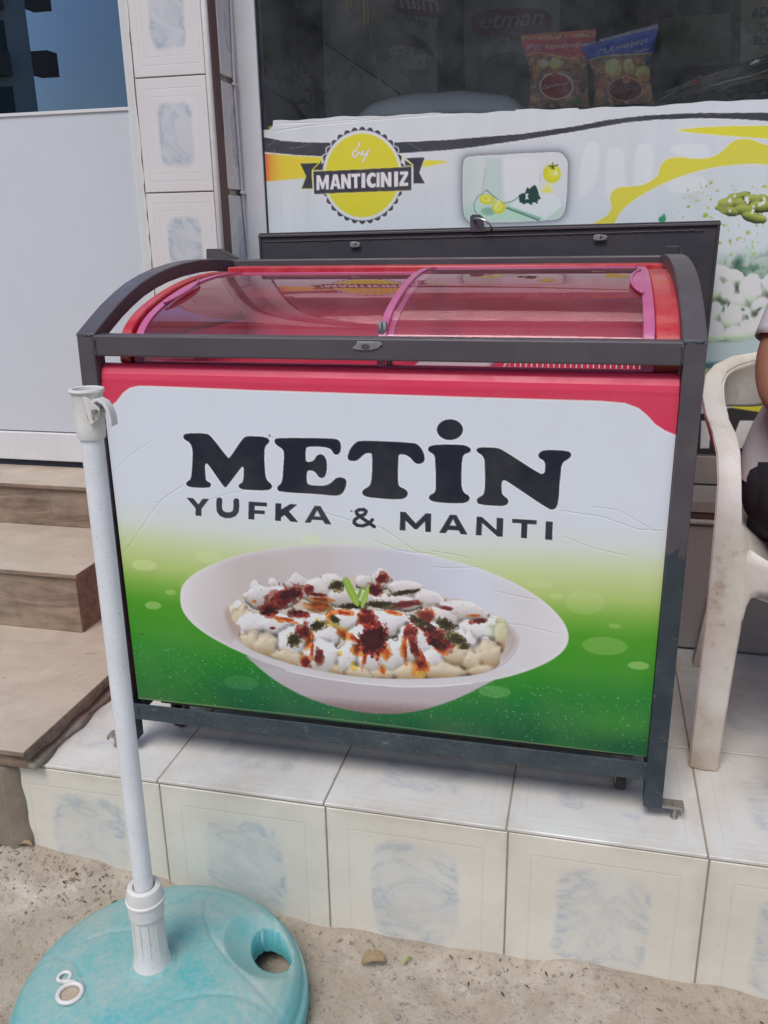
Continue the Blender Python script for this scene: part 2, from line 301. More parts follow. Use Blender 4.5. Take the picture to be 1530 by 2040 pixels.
# ---------------------------------------------------------------- mesh helpers
class MB:
    def __init__(s): s.v = []; s.f = []; s.mi = []; s.uv = {}; s.tid = {}
    def add(s, vs, fs, mi=0):
        b = len(s.v); s.v += [tuple(map(float, p)) for p in vs]
        for f in fs: s.f.append(tuple(b+i for i in f)); s.mi.append(mi)
        return b
    def box(s, a, b, mi=0):
        x0, y0, z0 = a; x1, y1, z1 = b
        s.add([(x0,y0,z0),(x1,y0,z0),(x1,y1,z0),(x0,y1,z0),(x0,y0,z1),(x1,y0,z1),(x1,y1,z1),(x0,y1,z1)],
              [(0,3,2,1),(4,5,6,7),(0,1,5,4),(1,2,6,5),(2,3,7,6),(3,0,4,7)], mi)
    def tube(s, pts, r, n=12, mi=0, cap=True, flat=None):
        pts = [Vector(p) for p in pts]; rr = r if isinstance(r, (list, tuple)) else [r]*len(pts)
        rings = []; up = None
        for i, p in enumerate(pts):
            d = (pts[min(i+1, len(pts)-1)]-pts[max(i-1, 0)]).normalized()
            if up is None:
                up = Vector((0, 0, 1)) if abs(d.z) < .9 else Vector((0, 1, 0))
            a = d.cross(up).normalized(); b = a.cross(d).normalized(); up = b
            fx, fy = flat if flat else (1, 1)
            rings.append([p + (a*math.cos(2*math.pi*k/n)*fx + b*math.sin(2*math.pi*k/n)*fy)*rr[i] for k in range(n)])
        base = s.add([q for rg in rings for q in rg], [], mi)
        for i in range(len(pts)-1):
            for k in range(n):
                s.f.append((base+i*n+k, base+i*n+(k+1) % n, base+(i+1)*n+(k+1) % n, base+(i+1)*n+k)); s.mi.append(mi)
        if cap:
            s.f.append(tuple(base+k for k in reversed(range(n)))); s.mi.append(mi)
            s.f.append(tuple(base+(len(pts)-1)*n+k for k in range(n))); s.mi.append(mi)
    def lathe(s, prof, c, n=32, mi=0, ax='z'):
        # prof: (r, h)
        base = len(s.v)
        for r, h in prof:
            for k in range(n):
                a = 2*math.pi*k/n
                if ax == 'z': s.v.append((c[0]+r*math.cos(a), c[1]+r*math.sin(a), c[2]+h))
                elif ax == 'x': s.v.append((c[0]+h, c[1]+r*math.cos(a), c[2]+r*math.sin(a)))
                else: s.v.append((c[0]+r*math.cos(a), c[1]+h, c[2]+r*math.sin(a)))
        for i in range(len(prof)-1):
            for k in range(n):
                s.f.append((base+i*n+k, base+i*n+(k+1) % n, base+(i+1)*n+(k+1) % n, base+(i+1)*n+k)); s.mi.append(mi)
        s.f.append(tuple(base+k for k in reversed(range(n)))); s.mi.append(mi)
        s.f.append(tuple(base+(len(prof)-1)*n+k for k in range(n))); s.mi.append(mi)
    def prism(s, poly, off, mi=0):
        # poly: list of 3D points, extruded by vector off
        n = len(poly); off = Vector(off)
        b = s.add(list(poly)+[tuple(Vector(p)+off) for p in poly], [], mi)
        s.f.append(tuple(b+i for i in range(n))); s.mi.append(mi)
        s.f.append(tuple(b+n+i for i in reversed(range(n)))); s.mi.append(mi)
        for i in range(n): s.f.append((b+i, b+n+i, b+n+(i+1) % n, b+(i+1) % n)); s.mi.append(mi)
    def loft(s, rings, mi=0, closed=True, cap=True):
        n = len(rings[0]); b = s.add([p for r in rings for p in r], [], mi)
        for i in range(len(rings)-1):
            for k in range(n if closed else n-1):
                s.f.append((b+i*n+k, b+i*n+(k+1) % n, b+(i+1)*n+(k+1) % n, b+(i+1)*n+k)); s.mi.append(mi)
        if cap and closed:
            s.f.append(tuple(b+k for k in reversed(range(n)))); s.mi.append(mi)
            s.f.append(tuple(b+(len(rings)-1)*n+k for k in range(n))); s.mi.append(mi)
    def build(s, name, mats, parent=None, smooth=False, bevel=0, seg=2, sub=0):
        me = bpy.data.meshes.new(name); me.from_pydata(s.v, [], s.f)
        mats = mats if isinstance(mats, (list, tuple)) else [mats]
        for m in mats: me.materials.append(M[m])
        me.polygons.foreach_set('material_index', s.mi)
        bm = bmesh.new(); bm.from_mesh(me); bmesh.ops.recalc_face_normals(bm, faces=bm.faces); bm.to_mesh(me); bm.free()
        o = bpy.data.objects.new(name, me); C.objects.link(o)
        if parent: o.parent = parent; o.matrix_parent_inverse = Matrix.Translation(-parent.location)
        if bevel:
            b = o.modifiers.new('b', 'BEVEL'); b.width = bevel; b.segments = seg; b.limit_method = 'ANGLE'; b.angle_limit = R_(40)
        if sub: m = o.modifiers.new('s', 'SUBSURF'); m.levels = m.render_levels = sub
        if smooth:
            me.polygons.foreach_set('use_smooth', [True]*len(me.polygons))
            if smooth == 'angle':
                try:
                    me.set_sharp_from_angle(angle=R_(38))
                except Exception: pass
        return o
def tag(o, label=None, cat=None, group=None, kind=None):
    if label: o['label'] = label
    if cat: o['category'] = cat
    if group: o['group'] = group
    if kind: o['kind'] = kind
    return o
def thing(name, loc, label, cat, group=None):
    o = bpy.data.objects.new(name, None); C.objects.link(o); o.location = loc; o.empty_display_size = .05
    return tag(o, label, cat, group)
def struct(o): o['kind'] = 'structure'; return o
def ebox(name, a, b, mat, parent=None, bevel=.0015, **kw):
    m = MB(); m.box(a, b); return m.build(name, mat, parent, bevel=bevel, **kw)

# ---------------------------------------------------------------- setting
rng = random.Random(7)
def tiles(name, mat, org, U, V, N, cells, parent=None, gap=.003, th=.006, seed=1):
    """cells: (u0,u1,v0,v1, s0,s1,t0,t1): metres along U,V and the cut piece's share of a whole tile"""
    r = random.Random(seed); org, U, V, N = map(Vector, (org, U, V, N))
    vs, fs, uvs, tids = [], [], [], []
    for (u0, u1, v0, v1, s0, s1, t0, t1) in cells:
        a, b, c, d = u0+gap/2, u1-gap/2, v0+gap/2, v1-gap/2; ch = .0012; tid = r.random()*10; j = r.uniform(-.0006, .0006)
        P = lambda u, v, h: org+U*u+V*v+N*(h+j)
        base = len(vs)
        ring = [(a, c), (b, c), (b, d), (a, d)]
        vs += [P(u, v, 0) for u, v in ring]
        vs += [P(u, v, th-ch) for u, v in ring]
        vs += [P(u+(ch if u == a else -ch), v+(ch if v == c else -ch), th) for u, v in ring]
        def uvof(i):
            u, v = ring[i % 4]; return (s0 if u == a else s1, t0 if v == c else t1)
        for L in (0, 4):
            for k in range(4):
                q = (base+L+k, base+L+(k+1) % 4, base+L+4+(k+1) % 4, base+L+4+k); fs.append(q)
                uvs += [uvof(k), uvof(k+1), uvof(k+1), uvof(k)]; tids += [(tid, 0)]*4
        fs.append((base+8, base+9, base+10, base+11)); uvs += [uvof(0), uvof(1), uvof(2), uvof(3)]; tids += [(tid, 0)]*4
    me = bpy.data.meshes.new(name); me.from_pydata(vs, [], fs); me.materials.append(M[mat])
    l1 = me.uv_layers.new(name='UVMap'); l2 = me.uv_layers.new(name='tid')
    l1.data.foreach_set('uv', [c for p in uvs for c in p]); l2.data.foreach_set('uv', [c for p in tids for c in p])
    o = bpy.data.objects.new(name, me); C.objects.link(o)
    if parent: o.parent = parent; o.matrix_parent_inverse = Matrix.Translation(-parent.location)
    return o
def grid_cells(u0, u1, uo, du, v0, v1, vo, dv):
    out = []
    i0 = math.floor((u0-uo)/du+1e-6); 
    while uo+i0*du < u1-1e-6:
        a, b = uo+i0*du, uo+(i0+1)*du; j = math.floor((v0-vo)/dv+1e-6)
        while vo+j*dv < v1-1e-6:
            c, d = vo+j*dv, vo+(j+1)*dv
            A, B, Cc, D = max(a, u0), min(b, u1), max(c, v0), min(d, v1)
            if B-A > .012 and D-Cc > .012: out.append((A, B, Cc, D, (A-a)/du, (B-a)/du, (Cc-c)/dv, (D-c)/dv))
            j += 1
        i0 += 1
    return out
PX0, PX1 = -.216, 3.4      # tiled step, left and right end
# ground: one sheet, with a fine patch in front of the step, banked up a little towards the stairs
def gz(x, y):
    bank = .085*max(0, min(1, (.30-x)/.5))**1.2*math.exp(-((y+.07)/.22)**2) if y < .3 else 0
    fade = math.exp(-max(0, -y-1)*.6)
    n = .004*math.sin(5*x-11*y+2)+.006*math.sin(7*x+3*y)+.004*math.sin(13*x-9*y+1)+.003*math.sin(31*x+23*y)+.0025*math.sin(47*x-29*y+2)
    lip = (.014+.008*math.sin(9*x+1)+.004*math.sin(23*x))*math.exp(-((y+.074)/.03)**2)
    return -.277+bank+(n+lip*.6)*fade - .004
g = MB(); nx, ny = 230, 130
gx = np.concatenate([[-120, -40, -12, -5, -2.5], np.linspace(-1.1, 2.4, nx), [4, 8, 20, 60, 120]])
gy = np.concatenate([[-160, -60, -25, -12, -6, -3.5, -2.2], np.linspace(-1.3, .05, ny), [.5, 3, 12, 60]])
g.v = [(x, y, gz(x, y)) for y in gy for x in gx]; W_ = len(gx)
g.f = [(j*W_+i, j*W_+i+1, (j+1)*W_+i+1, (j+1)*W_+i) for j in range(len(gy)-1) for i in range(W_-1)]; g.mi = [0]*len(g.f)
ground = g.build('ground', 'dirt', smooth=True); struct(ground)
# street well behind the camera
rd = MB(); rd.box((-60, -14.5, -.30), (60, -7.5, -.262)); struct(rd.build('street', 'asphalt'))
kb = MB(); kb.box((-60, -7.5, -.30), (60, -7.32, -.15)); kb.box((-60, -14.68, -.30), (60, -14.5, -.15)); struct(kb.build('kerb', 'concrete', bevel=.01))
pv = MB(); pv.box((-60, -17, -.30), (60, -14.68, -.16)); struct(pv.build('pavement', 'concrete'))

# gravel: little stones in the dirt
gr = MB(); r = random.Random(3)
for i in range(1500):
    y = -.078-abs(r.gauss(0, .16)) if r.random() < .75 else r.uniform(-1.0, -.08); x = r.uniform(-.7, 1.9)
    s = r.choice([.0012, .0018, .0025, .0025, .0035, .005])*r.uniform(.7, 1.3); z = gz(x, y)
    if i % 60 == 0: s = r.uniform(.006, .009)
    pts = []
    for d in ((1,0,0),(0,1,0),(-1,0,0),(0,-1,0),(0,0,1),(0,0,-1)):
        k = s*r.uniform(.7, 1.3); pts.append((x+d[0]*k, y+d[1]*k, z+d[2]*k*.7+s*.25))
    gr.add(pts, [(0,1,4),(1,2,4),(2,3,4),(3,0,4),(1,0,5),(2,1,5),(3,2,5),(0,3,5)])
gv = gr.build('gravel', 'stone', sub=1, smooth=True); tag(gv, 'small pale stones and grit scattered over the bare dirt', 'gravel', kind='stuff')
lt_ = MB(); r = random.Random(13)
for i in range(300):
    if r.random() < .45: x, y = r.uniform(-.35, .12), -.085-abs(r.gauss(0, .05))
    else: x, y = r.uniform(-.1, 1.6), -.080-abs(r.gauss(0, .035))
    if i % 9 == 0: x, y = r.uniform(-.5, 1.6), r.uniform(-.5, -.1)
    a = r.random()*6.28; L = r.uniform(.0015, .008); W = L*r.uniform(.08, .4); z = gz(x, y)+r.uniform(.001, .003); dx, dy = math.cos(a), math.sin(a)
    lt_.add([(x-dx*L, y-dy*L, z), (x-dy*W, y+dx*W, z+.001+L*.2), (x+dx*L, y+dy*L, z+.0006), (x+dy*W, y-dx*W, z+.0006)], [(0, 1, 2), (0, 2, 3)], 0 if r.random() < .3 else 1)
cd_ = MB(); r = random.Random(31)
for i in range(900):
    x, y = r.uniform(-.7, 1.8), -.08-abs(r.gauss(0, .14)); s = r.choice([.0015, .002, .003, .0045])*r.uniform(.7, 1.3)
    if i % 40 == 0: s = r.uniform(.006, .010)
    z = gz(x, y); pts = [(x+d[0]*s*r.uniform(.6, 1.3), y+d[1]*s*r.uniform(.6, 1.3), z+d[2]*s*.8) for d in ((1,0,0),(0,1,0),(-1,0,0),(0,-1,0),(.1,0,1),(0,0,-1))]
    cd_.add(pts, [(0,1,4),(1,2,4),(2,3,4),(3,0,4),(1,0,5),(2,1,5),(3,2,5),(0,3,5)])
tag(cd_.build('dirt_crumbs', 'dirt'), 'loose crumbs of the same dusty earth lying on the ground', 'dirt', kind='stuff')
tag(lt_.build('leaf_litter', ['bark', 'dry_leaf']), 'brown crumbs of dry leaves and twigs swept against the foot of the step', 'litter', kind='stuff')
def litter(name, px, py, L, Wd, mat, label, cat, rot=0., curl=.3):
    c = at(px, py, 2, -.27); m = MB(); rows = []
    for i in range(7):
        t = i/6; wv = Wd*math.sin(math.pi*min(.97, t*.94+.04))**.7*(1+.25*math.sin(9*t)); row = []
        for k in (-1, -.5, 0, .5, 1):
            u, v = (t-.5)*L, k*wv/2
            row.append((c[0]+u*math.cos(rot)-v*math.sin(rot), c[1]+u*math.sin(rot)+v*math.cos(rot), gz(c[0], c[1])+.004+abs(k)*wv*curl+.006*math.sin(3*t)))
        rows.append(row)
    m.loft(rows, closed=False); o = m.build(name, mat, smooth=True); s = o.modifiers.new('t', 'SOLIDIFY'); s.thickness = .0008
    return tag(o, label, cat)
litter('dry_leaf', 745, 1915, .045, .03, 'dry_leaf', 'crumpled dry brown leaf on the dirt below the tiled step', 'leaf', .3, .5)
litter('grass_blade', 812, 1908, .022, .005, 'green_leaf', 'tiny yellow green blade lying on the dirt near the dry leaf', 'leaf', 1.0, .2)
litter('dry_leaf', 62, 1748, .03, .014, 'dry_leaf', 'small brown leaf lying on the dirt bank by the left end of the step', 'leaf', .1, .4)
def pebble(px, py, s, label, mat='stone'):
    c = at(px, py, 2, -.27); m = MB(); r = random.Random(px)
    prof = [(s*.3, 0), (s*.9, s*.2), (s, s*.5), (s*.7, s*.85), (s*.2, s)]
    m.lathe(prof, (c[0], c[1], gz(c[0], c[1])-s*.1), 7)
    m.v = [(a+r.uniform(-.2, .2)*s, b+r.uniform(-.2, .2)*s, d+r.uniform(-.15, .15)*s) for a, b, d in m.v]
    return tag(m.build('pebble', mat, sub=1, smooth=True), label, 'stone')
pebble(792, 2016, .007, 'grey pebble at the very bottom of the picture right of the turquoise base', 'concrete')
pebble(993, 1930, .006, 'pale chip of stone on the dirt under the third riser tile')
pebble(640, 1900, .005, 'small stone just right of the turquoise base against the dirt edge')

# tiled step (plinth)
st = MB(); st.box((PX0, -.0705, -.40), (PX1, .69, -.0022)); step = st.build('tiled_step', 'grout'); struct(step)
top = tiles('top_tiles', 'tile_floor', (0, 0, -.006), (1, 0, 0), (0, 1, 0), (0, 0, 1),
            grid_cells(PX0, PX1, .102, .33, -.0745, .689, -.0745, .3175), step, seed=4)
rz = grid_cells(PX0, PX1, .105, .33, -.277-.12, -.0065, -.277-.12-.12, .3895)
rz = [(a, b, -.277-.06, -.0085, s0, s1, 0., 1.) for (a, b, c, d, s0, s1, t0, t1) in rz if d > -.1]
ris = tiles('riser_tiles', 'tile_riser', (0, -.068, 0), (1, 0, 0), (0, 0, 1), (0, -1, 0), rz, step, th=.005, seed=9)
for o in (top, ris): pass

# stairs on the left, clad in wood-look tile
stairs = thing('stairs', (-.3, .3, 0), None, None); struct(stairs)
def slab(name, a, b, bev=.002): return ebox(name, a, b, 'wood_tile', stairs, bevel=bev)
slab('landing_riser', (-2.2, -.094, .0006), (-.161, .69, .038)); ebox('landing_base', (-2.2, -.088, -.40), (-.2175, .69, .0), 'dirty_mortar', stairs, bevel=.006)
slab('landing_tread', (-2.2, -.110, .038), (-.152, .69, .050))
m = MB(); rr_ = random.Random(4); rings = []
for i in range(26):
    z = -.005-.011*i; k = .009+.0016*math.sin(i*.9)+rr_.uniform(-.0012, .0012)+.0004*i
    rings.append([(-.235, -.088-.004, z), (-.222-.2*k, -.088-.35*k, z), (-.214+k*.5, -.077-.15*k, z), (-.209+k, -.0752, z), (-.209+k, -.070, z), (-.235, -.070, z)])
m.loft(rings); m.build('mortar_fillet', 'dirty_mortar', stairs, smooth=True)
m = MB(); rings = []
for i in range(30):
    y = -.093+.0262*i; k = .013+.003*math.sin(i*1.3)+rr_.uniform(-.001, .0015); rings.append([(-.162, y, .0005), (-.161, y, .0005+k), (-.161+k*1.4, y, .0006)])
m.loft(rings); m.build('mortar_fillet', 'dirt', stairs, smooth=True)
slab('middle_riser', (-2.2, .380, .050), (-.328, .69, .198))
slab('middle_tread', (-2.2, .370, .198), (-.318, .69, .210))
slab('upper_riser', (-2.2, .692, .0), (-.215, .83, .320))
slab('upper_tread', (-2.2, .682, .320), (-.212, .90, .332))
# ---------------------------------------------------------------- shop building
GY = .83                    # plane of the shop window
shop = thing('shop_building', (.6, .9, 0), 'tiled shop front with a wide display window, a white door and pale marbled tiles', 'building')
wl = MB()
wl.box((-.015, .70, -.4), (PX1, .86, .352)); wl.box((-.205, .70, -.4), (-.022, .95, 3.0))   # wall under the window, pillar core
wl.box((-2.4, .86, -.4), (-.215, .98, .325)); wl.box((-.015, .86, .30), (PX1, .98, .45)) 
wl.box((-2.4, .80, 2.4), (PX1, 1.0, 6.4)); wl.box((PX1, .70, -.4), (PX1+.4, 1.0, 6.4)); wl.box((-2.8, .70, -.4), (-2.4, 1.0, 6.4))
wl.box((-2.4, .862, .325), (-1.352, .98, 2.4)); wl.box((-1.352, .862, 2.3), (-.215, .98, 2.4)); wl.build('wall', 'render_cream', shop)
ov = MB(); ov.box((-2.8, .50, 2.95), (PX1+.4, .80, 3.1)); ov.build('added_overhang', 'concrete', shop, bevel=.01)  # unseen overhang, added and sized for how it softens light on the front
low = tiles('wall_tiles', 'tile_wall', (0, .70, 0), (1, 0, 0), (0, 0, 1), (0, -1, 0), grid_cells(-.012, PX1, .102, .33, .001, .318, 0., .318), shop, th=.009, seed=5)
# ledge: white trim, brown mortar band, sill tile
tr = MB(); tr.tube([(-.01, .688, .328), (PX1, .688, .328)], .0065, 8); tr.build('trim_strip', 'conduit', shop, smooth=True)
mb = MB(); mb.box((-.012, .694, .336), (PX1, .72, .352)); mb.build('mortar_band', 'brown_mortar', shop)
sl_ = tiles('sill_tiles', 'tile_wall', (0, 0, .352), (1, 0, 0), (0, 1, 0), (0, 0, 1), grid_cells(-.012, PX1, .102, .33, .686, .828, .6, .25), shop, th=.026, seed=6)
up = tiles('under_window_tiles', 'tile_wall', (0, .86, 0), (1, 0, 0), (0, 0, 1), (0, -1, 0), grid_cells(-.012, PX1, .102, .33, .379, .452, .379, .25), shop, th=.03, seed=8)
# pillar: front tiles, corner trim, brown mortar strip, side tiles
pc = [( -.209, -.030, z0, z0+.25, 0., .95, 0., 1.) for z0 in [.331+.25*k-.25 for k in range(0, 12)] if z0 > .05]
pc = [(a, b, c, d, s, e, f, h) for a, b, c, d, s, e, f, h in pc]
ebox('pillar_bed', (-.2095, .6935, .06), (-.0235, .70, 2.7), 'grout', shop, 0)
tiles('pillar_tiles', 'tile_pillar', (0, .6925, 0), (1, 0, 0), (0, 0, 1), (0, -1, 0), pc, shop, th=.0025, seed=11, gap=.003)
ct = MB(); ct.tube([(-.0235, .694, -.0), (-.0235, .694, 2.7)], .0075, 10); ct.build('corner_trim', 'abs_white', shop, smooth=True)
bs = MB(); r = random.Random(5); N_ = 90
ring = []
for i in range(N_):
    z = .33+i*.02; e = .738+.004*math.sin(i*.7)+r.uniform(-.0025, .0025)
    ring.append([(-.0205, .700, z), (-.0145, .702, z), (-.0135, e, z), (-.0205, e, z)])
bs.loft(ring); bs.build('mortar_strip', 'brown_mortar', shop)
tiles('pillar_side_tiles', 'tile_pillar', (-.0205, 0, 0), (0, 1, 0), (0, 0, 1), (1, 0, 0), [(.732, .828, c+.004, d-.004, .0, .62, f, h) for a, b, c, d, s, e, f, h in pc if c > .3], shop, th=.009, seed=12, gap=.006)
# dark joint between door frame and pillar with torn white sealant
jt = MB(); jt.box((-.2135, .70, .33), (-.2100, .85, 2.7)); jt.build('joint', 'dark_gap', shop)
sc = MB(); r = random.Random(8); ring = []
for i in range(120):
    z = .33+i*.012; k = .0035+.003*abs(math.sin(i*.37+math.sin(i*.11)*3))*(1 if r.random() > .1 else 0)
    ring.append([(-.2175, .697-.001, z), (-.2175+k, .696, z), (-.2175+k, .70, z), (-.2175, .70, z)])
sc.loft(ring); sc.build('sealant', 'abs_white', shop)

# window frame and glass
fr = MB()
fr.box((-.012, .822, .45), (.046, .87, 2.4)); fr.box((.046, .822, 2.34), (PX1, .87, 2.4)); fr.box((PX1-.05, .822, .45), (PX1, .87, 2.34)); fr.box((.046, .833, .45), (PX1-.05, .87, .475))
wf = fr.build('window_frame', 'frame_white', shop, bevel=.003)
sg = MB(); sg.box((.046, .827, .475), (.0495, .8335, 2.34)); sg.build('gasket', 'dark_gap', wf)
gl = MB(); gl.add([(.046, GY+.003, .475), (PX1-.05, GY+.003, .475), (PX1-.05, GY+.003, 2.34), (.046, GY+.003, 2.34)], [(0, 1, 2, 3)])
gl.build('window_glass', 'shop_glass', wf)

# door
DY = .86
door = thing('door', (-.8, DY, .345), 'white shop door panel with a tinted glass pane above, at the top of the stairs', 'door')
ebox('door_panel', (-1.35, DY, .44), (-.318, DY+.04, 1.292), 'door_white', door, .002)
ebox('bottom_rail', (-1.35, DY-.006, .352), (-.318, DY+.04, .437), 'frame_white', door, .003)
ebox('threshold_gap', (-1.35, DY+.006, .334), (-.30, DY+.03, .350), 'dark_gap', door, .0)
ebox('door_frame', (-.318, DY-.012, .345), (-.214, DY+.05, 2.3), 'frame_white', door, .003)
ebox('glazing_bead', (-1.35, DY-.004, 1.288), (-.318, DY+.002, 1.296), 'frame_white', door, .001)
gl = MB(); gl.add([(-1.35, DY+.012, 1.294), (-.316, DY+.012, 1.294), (-.316, DY+.012, 2.3), (-1.35, DY+.012, 2.3)], [(0, 1, 2, 3)]); gl.build('door_glass', 'door_glass', door)
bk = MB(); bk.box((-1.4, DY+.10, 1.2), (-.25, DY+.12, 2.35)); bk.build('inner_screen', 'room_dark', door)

# conduit down the pillar side
pts = [at(458, 0, 0, -.0095), at(465, 168, 0, -.0095), at(481, 384, 0, -.0095), at(494, 515, 0, -.0095)]
ys = [p[1] for p in pts]; zt = [p[2] for p in pts]
cable = thing('cable_conduit', (-.0095, ys[1], zt[1]), 'thin white cable clipped down the corner between the pillar and the window frame', 'cable')
cm = MB(); cpts = [(-.0075, ys[0], zt[0]+.5)]+[(-.0075, y, z) for y, z in zip(ys, zt)]+[(-.0075, ys[3]+.004, .4)]
cm.tube(cpts, .0032, 8); cm.tube([(-.0080, y+.0085, z) for _, y, z in cpts], .0025, 8); cm.build('cable_run', 'conduit', cable, smooth=True)
for k in (1, 2):
    b = MB(); b.box((-.0105, ys[k]-.009, zt[k]-.003), (-.002, ys[k]+.012, zt[k]+.003)); b.build('clip', 'abs_white', cable, bevel=.001)

# ---------------------------------------------------------------- inside the shop
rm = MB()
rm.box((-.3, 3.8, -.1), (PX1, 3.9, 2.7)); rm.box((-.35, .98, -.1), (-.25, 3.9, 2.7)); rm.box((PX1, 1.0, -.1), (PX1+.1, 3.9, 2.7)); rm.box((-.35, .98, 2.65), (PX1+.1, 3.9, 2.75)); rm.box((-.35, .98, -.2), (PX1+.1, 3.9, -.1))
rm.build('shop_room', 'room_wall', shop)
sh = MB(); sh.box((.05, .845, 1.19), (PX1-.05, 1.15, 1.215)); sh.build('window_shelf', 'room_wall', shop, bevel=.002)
def quad(px, y, mat, name, parent=None, th=.01):
    P = [at(a, b, 1, y) for a, b in px]; m = MB(); m.prism([tuple(p) for p in P], (0, th, 0)); return m.build(name, mat, parent, bevel=.001)
# pale fridge panel seen through the glass, left
fp = thing('display_fridge', (.6, 1.5, 1.2), 'pale beige side of a tall fridge standing behind the window glass', 'fridge')
m = MB(); x0 = at(648, 100, 1, 1.35)[0]; x1 = at(872, 100, 1, 1.35)[0]; m.box((x0, 1.35, .0), (x1, 1.95, 2.1)); m.build('cabinet', 'panel_beige', fp, bevel=.006)
m = MB(); m.box((x0-.004, 1.345, .0), (x0+.012, 1.36, 2.1)); m.build('edge_strip', 'poster_white', fp)
def text(s, name, mat, px0, px1, y, H, parent, bold=.0, shear=0., mirror=False, cat=None, ext=.0006, tilt=None, fit=True):
    """flat lettering set between two measured points on the plane y"""
    A = at(px0[0], px0[1], 1, y); B = at(px1[0], px1[1], 1, y); Wd = np.linalg.norm(B-A)
    cu = bpy.data.curves.new(name, 'FONT'); cu.body = s; cu.size = 1; cu.shear = shear; cu.offset = bold; cu.extrude = 0
    ob = bpy.data.objects.new(name, cu); C.objects.link(ob)
    bpy.context.view_layer.update()
    me = bpy.data.meshes.new_from_object(ob.evaluated_get(bpy.context.evaluated_depsgraph_get())); bpy.data.objects.remove(ob)
    co = np.array([v.co[:] for v in me.vertices]); mn, mx = co.min(0), co.max(0)
    u = (co[:, 0]-mn[0])/(mx[0]-mn[0]); v = co[:, 1]
    # cap height of the built-in font is about .73
    if mirror: u = 1-u
    D = (B-A); up = np.array([0, 0, 1.]); 
    P = A[None]+u[:, None]*D[None]+(v/.73*H)[:, None]*up[None]
    P[:, 1] = y
    for i, p in enumerate(P): me.vertices[i].co = p
    me.materials.clear(); me.materials.append(M[mat])
    o = bpy.data.objects.new(name, me); C.objects.link(o)
    if parent: o.parent = parent; o.matrix_parent_inverse = Matrix.Translation(-parent.location)
    return o
def oval(px, y, mat, name, parent, n=40, p=2.0, th=.002):
    cx, cy, rx, ry, tl = px; pts = []
    for k in range(n):
        a = 2*math.pi*k/n; c, s = math.cos(a), math.sin(a)
        ex, ey = rx*abs(c)**(2/p)*(1 if c > 0 else -1), ry*abs(s)**(2/p)*(1 if s > 0 else -1)
        pts.append(tuple(at(cx+ex*math.cos(tl)-ey*math.sin(tl), cy+ex*math.sin(tl)+ey*math.cos(tl), 1, y)))
    m = MB(); m.prism(pts, (0, th, 0)); return m.build(name, mat, parent)
# poster carton with red name plate, centre
p1 = thing('product_box', (.9, 1.6, 1.3), 'big pale carton with a dark red name plate standing behind the bags', 'box')
quad([(923, -60), (1117, -60), (1112, 230), (926, 230)], 1.60, 'poster_grey', 'carton', p1, .25)
oval((1019, 44, 80, 27, -.04), 1.596, 'poster_red', 'name_plate', p1, p=3.2)
text('etman', 'lettering', 'poster_white', (957, 57), (1083, 49), 1.592, .046, p1, bold=.008, shear=.25)
text('ETLİ MANTI', 'lettering', 'room_dark', (972, 84), (1072, 77), 1.592, .017, p1, bold=.004)
oval((1012, 165, 62, 62, 0), 1.594, 'poster_ink', 'plate_picture', p1)
p2 = thing('hanging_poster', (.75, 1.3, 1.5), 'dark red lettered poster seen from behind, high in the window', 'poster')
quad([(770, -60), (882, -60), (868, 95), (800, 60)], 1.30, 'poster_grey', 'sheet', p2, .004)
oval((836, 8, 52, 24, .14), 1.296, 'poster_red', 'name_plate', p2, p=3.)
text('man', 'lettering', 'poster_white', (796, 14), (876, 25), 1.292, .045, p2, bold=.012, shear=.2, mirror=True)
text('RNAM LI', 'lettering', 'poster_ink', (806, 40), (872, 60), 1.292, .017, p2, bold=.01)
# carton at the right with handwriting
p3 = thing('notice_carton', (1.3, 1.5, 1.4), 'brownish carton with handwritten lines at the right edge of the window', 'box')
quad([(1478, -60), (1660, -60), (1660, 130), (1474, 130)], 1.50, 'carton', 'carton', p3, .2)
text('AÇIK', 'lettering', 'poster_ink', (1497, 33), (1545, 31), 1.496, .024, p3, bold=.004)
text('YO', 'lettering', 'poster_ink', (1510, 61), (1536, 60), 1.496, .022, p3, bold=.004)
text('BUL', 'lettering', 'poster_ink', (1502, 89), (1538, 88), 1.496, .022, p3, bold=.004)
# dark shelves with a few goods behind
shf = thing('back_shelf', (1.2, 2.6, .8), 'dark shelving deep inside the shop', 'shelf')
m = MB()
for z in (.95, 1.25, 1.55, 1.85): m.box((.9, 2.4, z), (3.0, 2.8, z+.03))
m.box((.88, 2.4, 0), (.91, 2.8, 2.2)); m.box((1.9, 2.4, 0), (1.93, 2.8, 2.2)); m.build('boards', 'room_wall', shf, bevel=.002)
for k, (x, z, wd, h, mt) in enumerate([(1.0, 1.28, .2, .16, 'carton'), (1.27, 1.28, .14, .2, 'poster_grey'), (1.46, 1.28, .2, .12, 'carton'), (1.05, 1.58, .26, .15, 'carton'), (1.4, 1.58, .12, .2, 'poster_red'), (2.0, 1.28, .3, .2, 'carton'), (1.62, 1.58, .2, .14, 'poster_grey')]):
    o = ebox('stored_box', (x, 2.45, z), (x+wd, 2.7, z+h), mt, None, .004)
    tag(o, ['squat carton at the left of the shelf', 'narrow grey box beside the squat carton', 'low wide carton right of the grey box', 'wide carton on the upper board', 'dark red upright box on the upper board', 'long carton on the right of the shelf', 'low grey box on the upper board'][k]+' deep in the shop', 'box', 'boxes on the shelf inside')
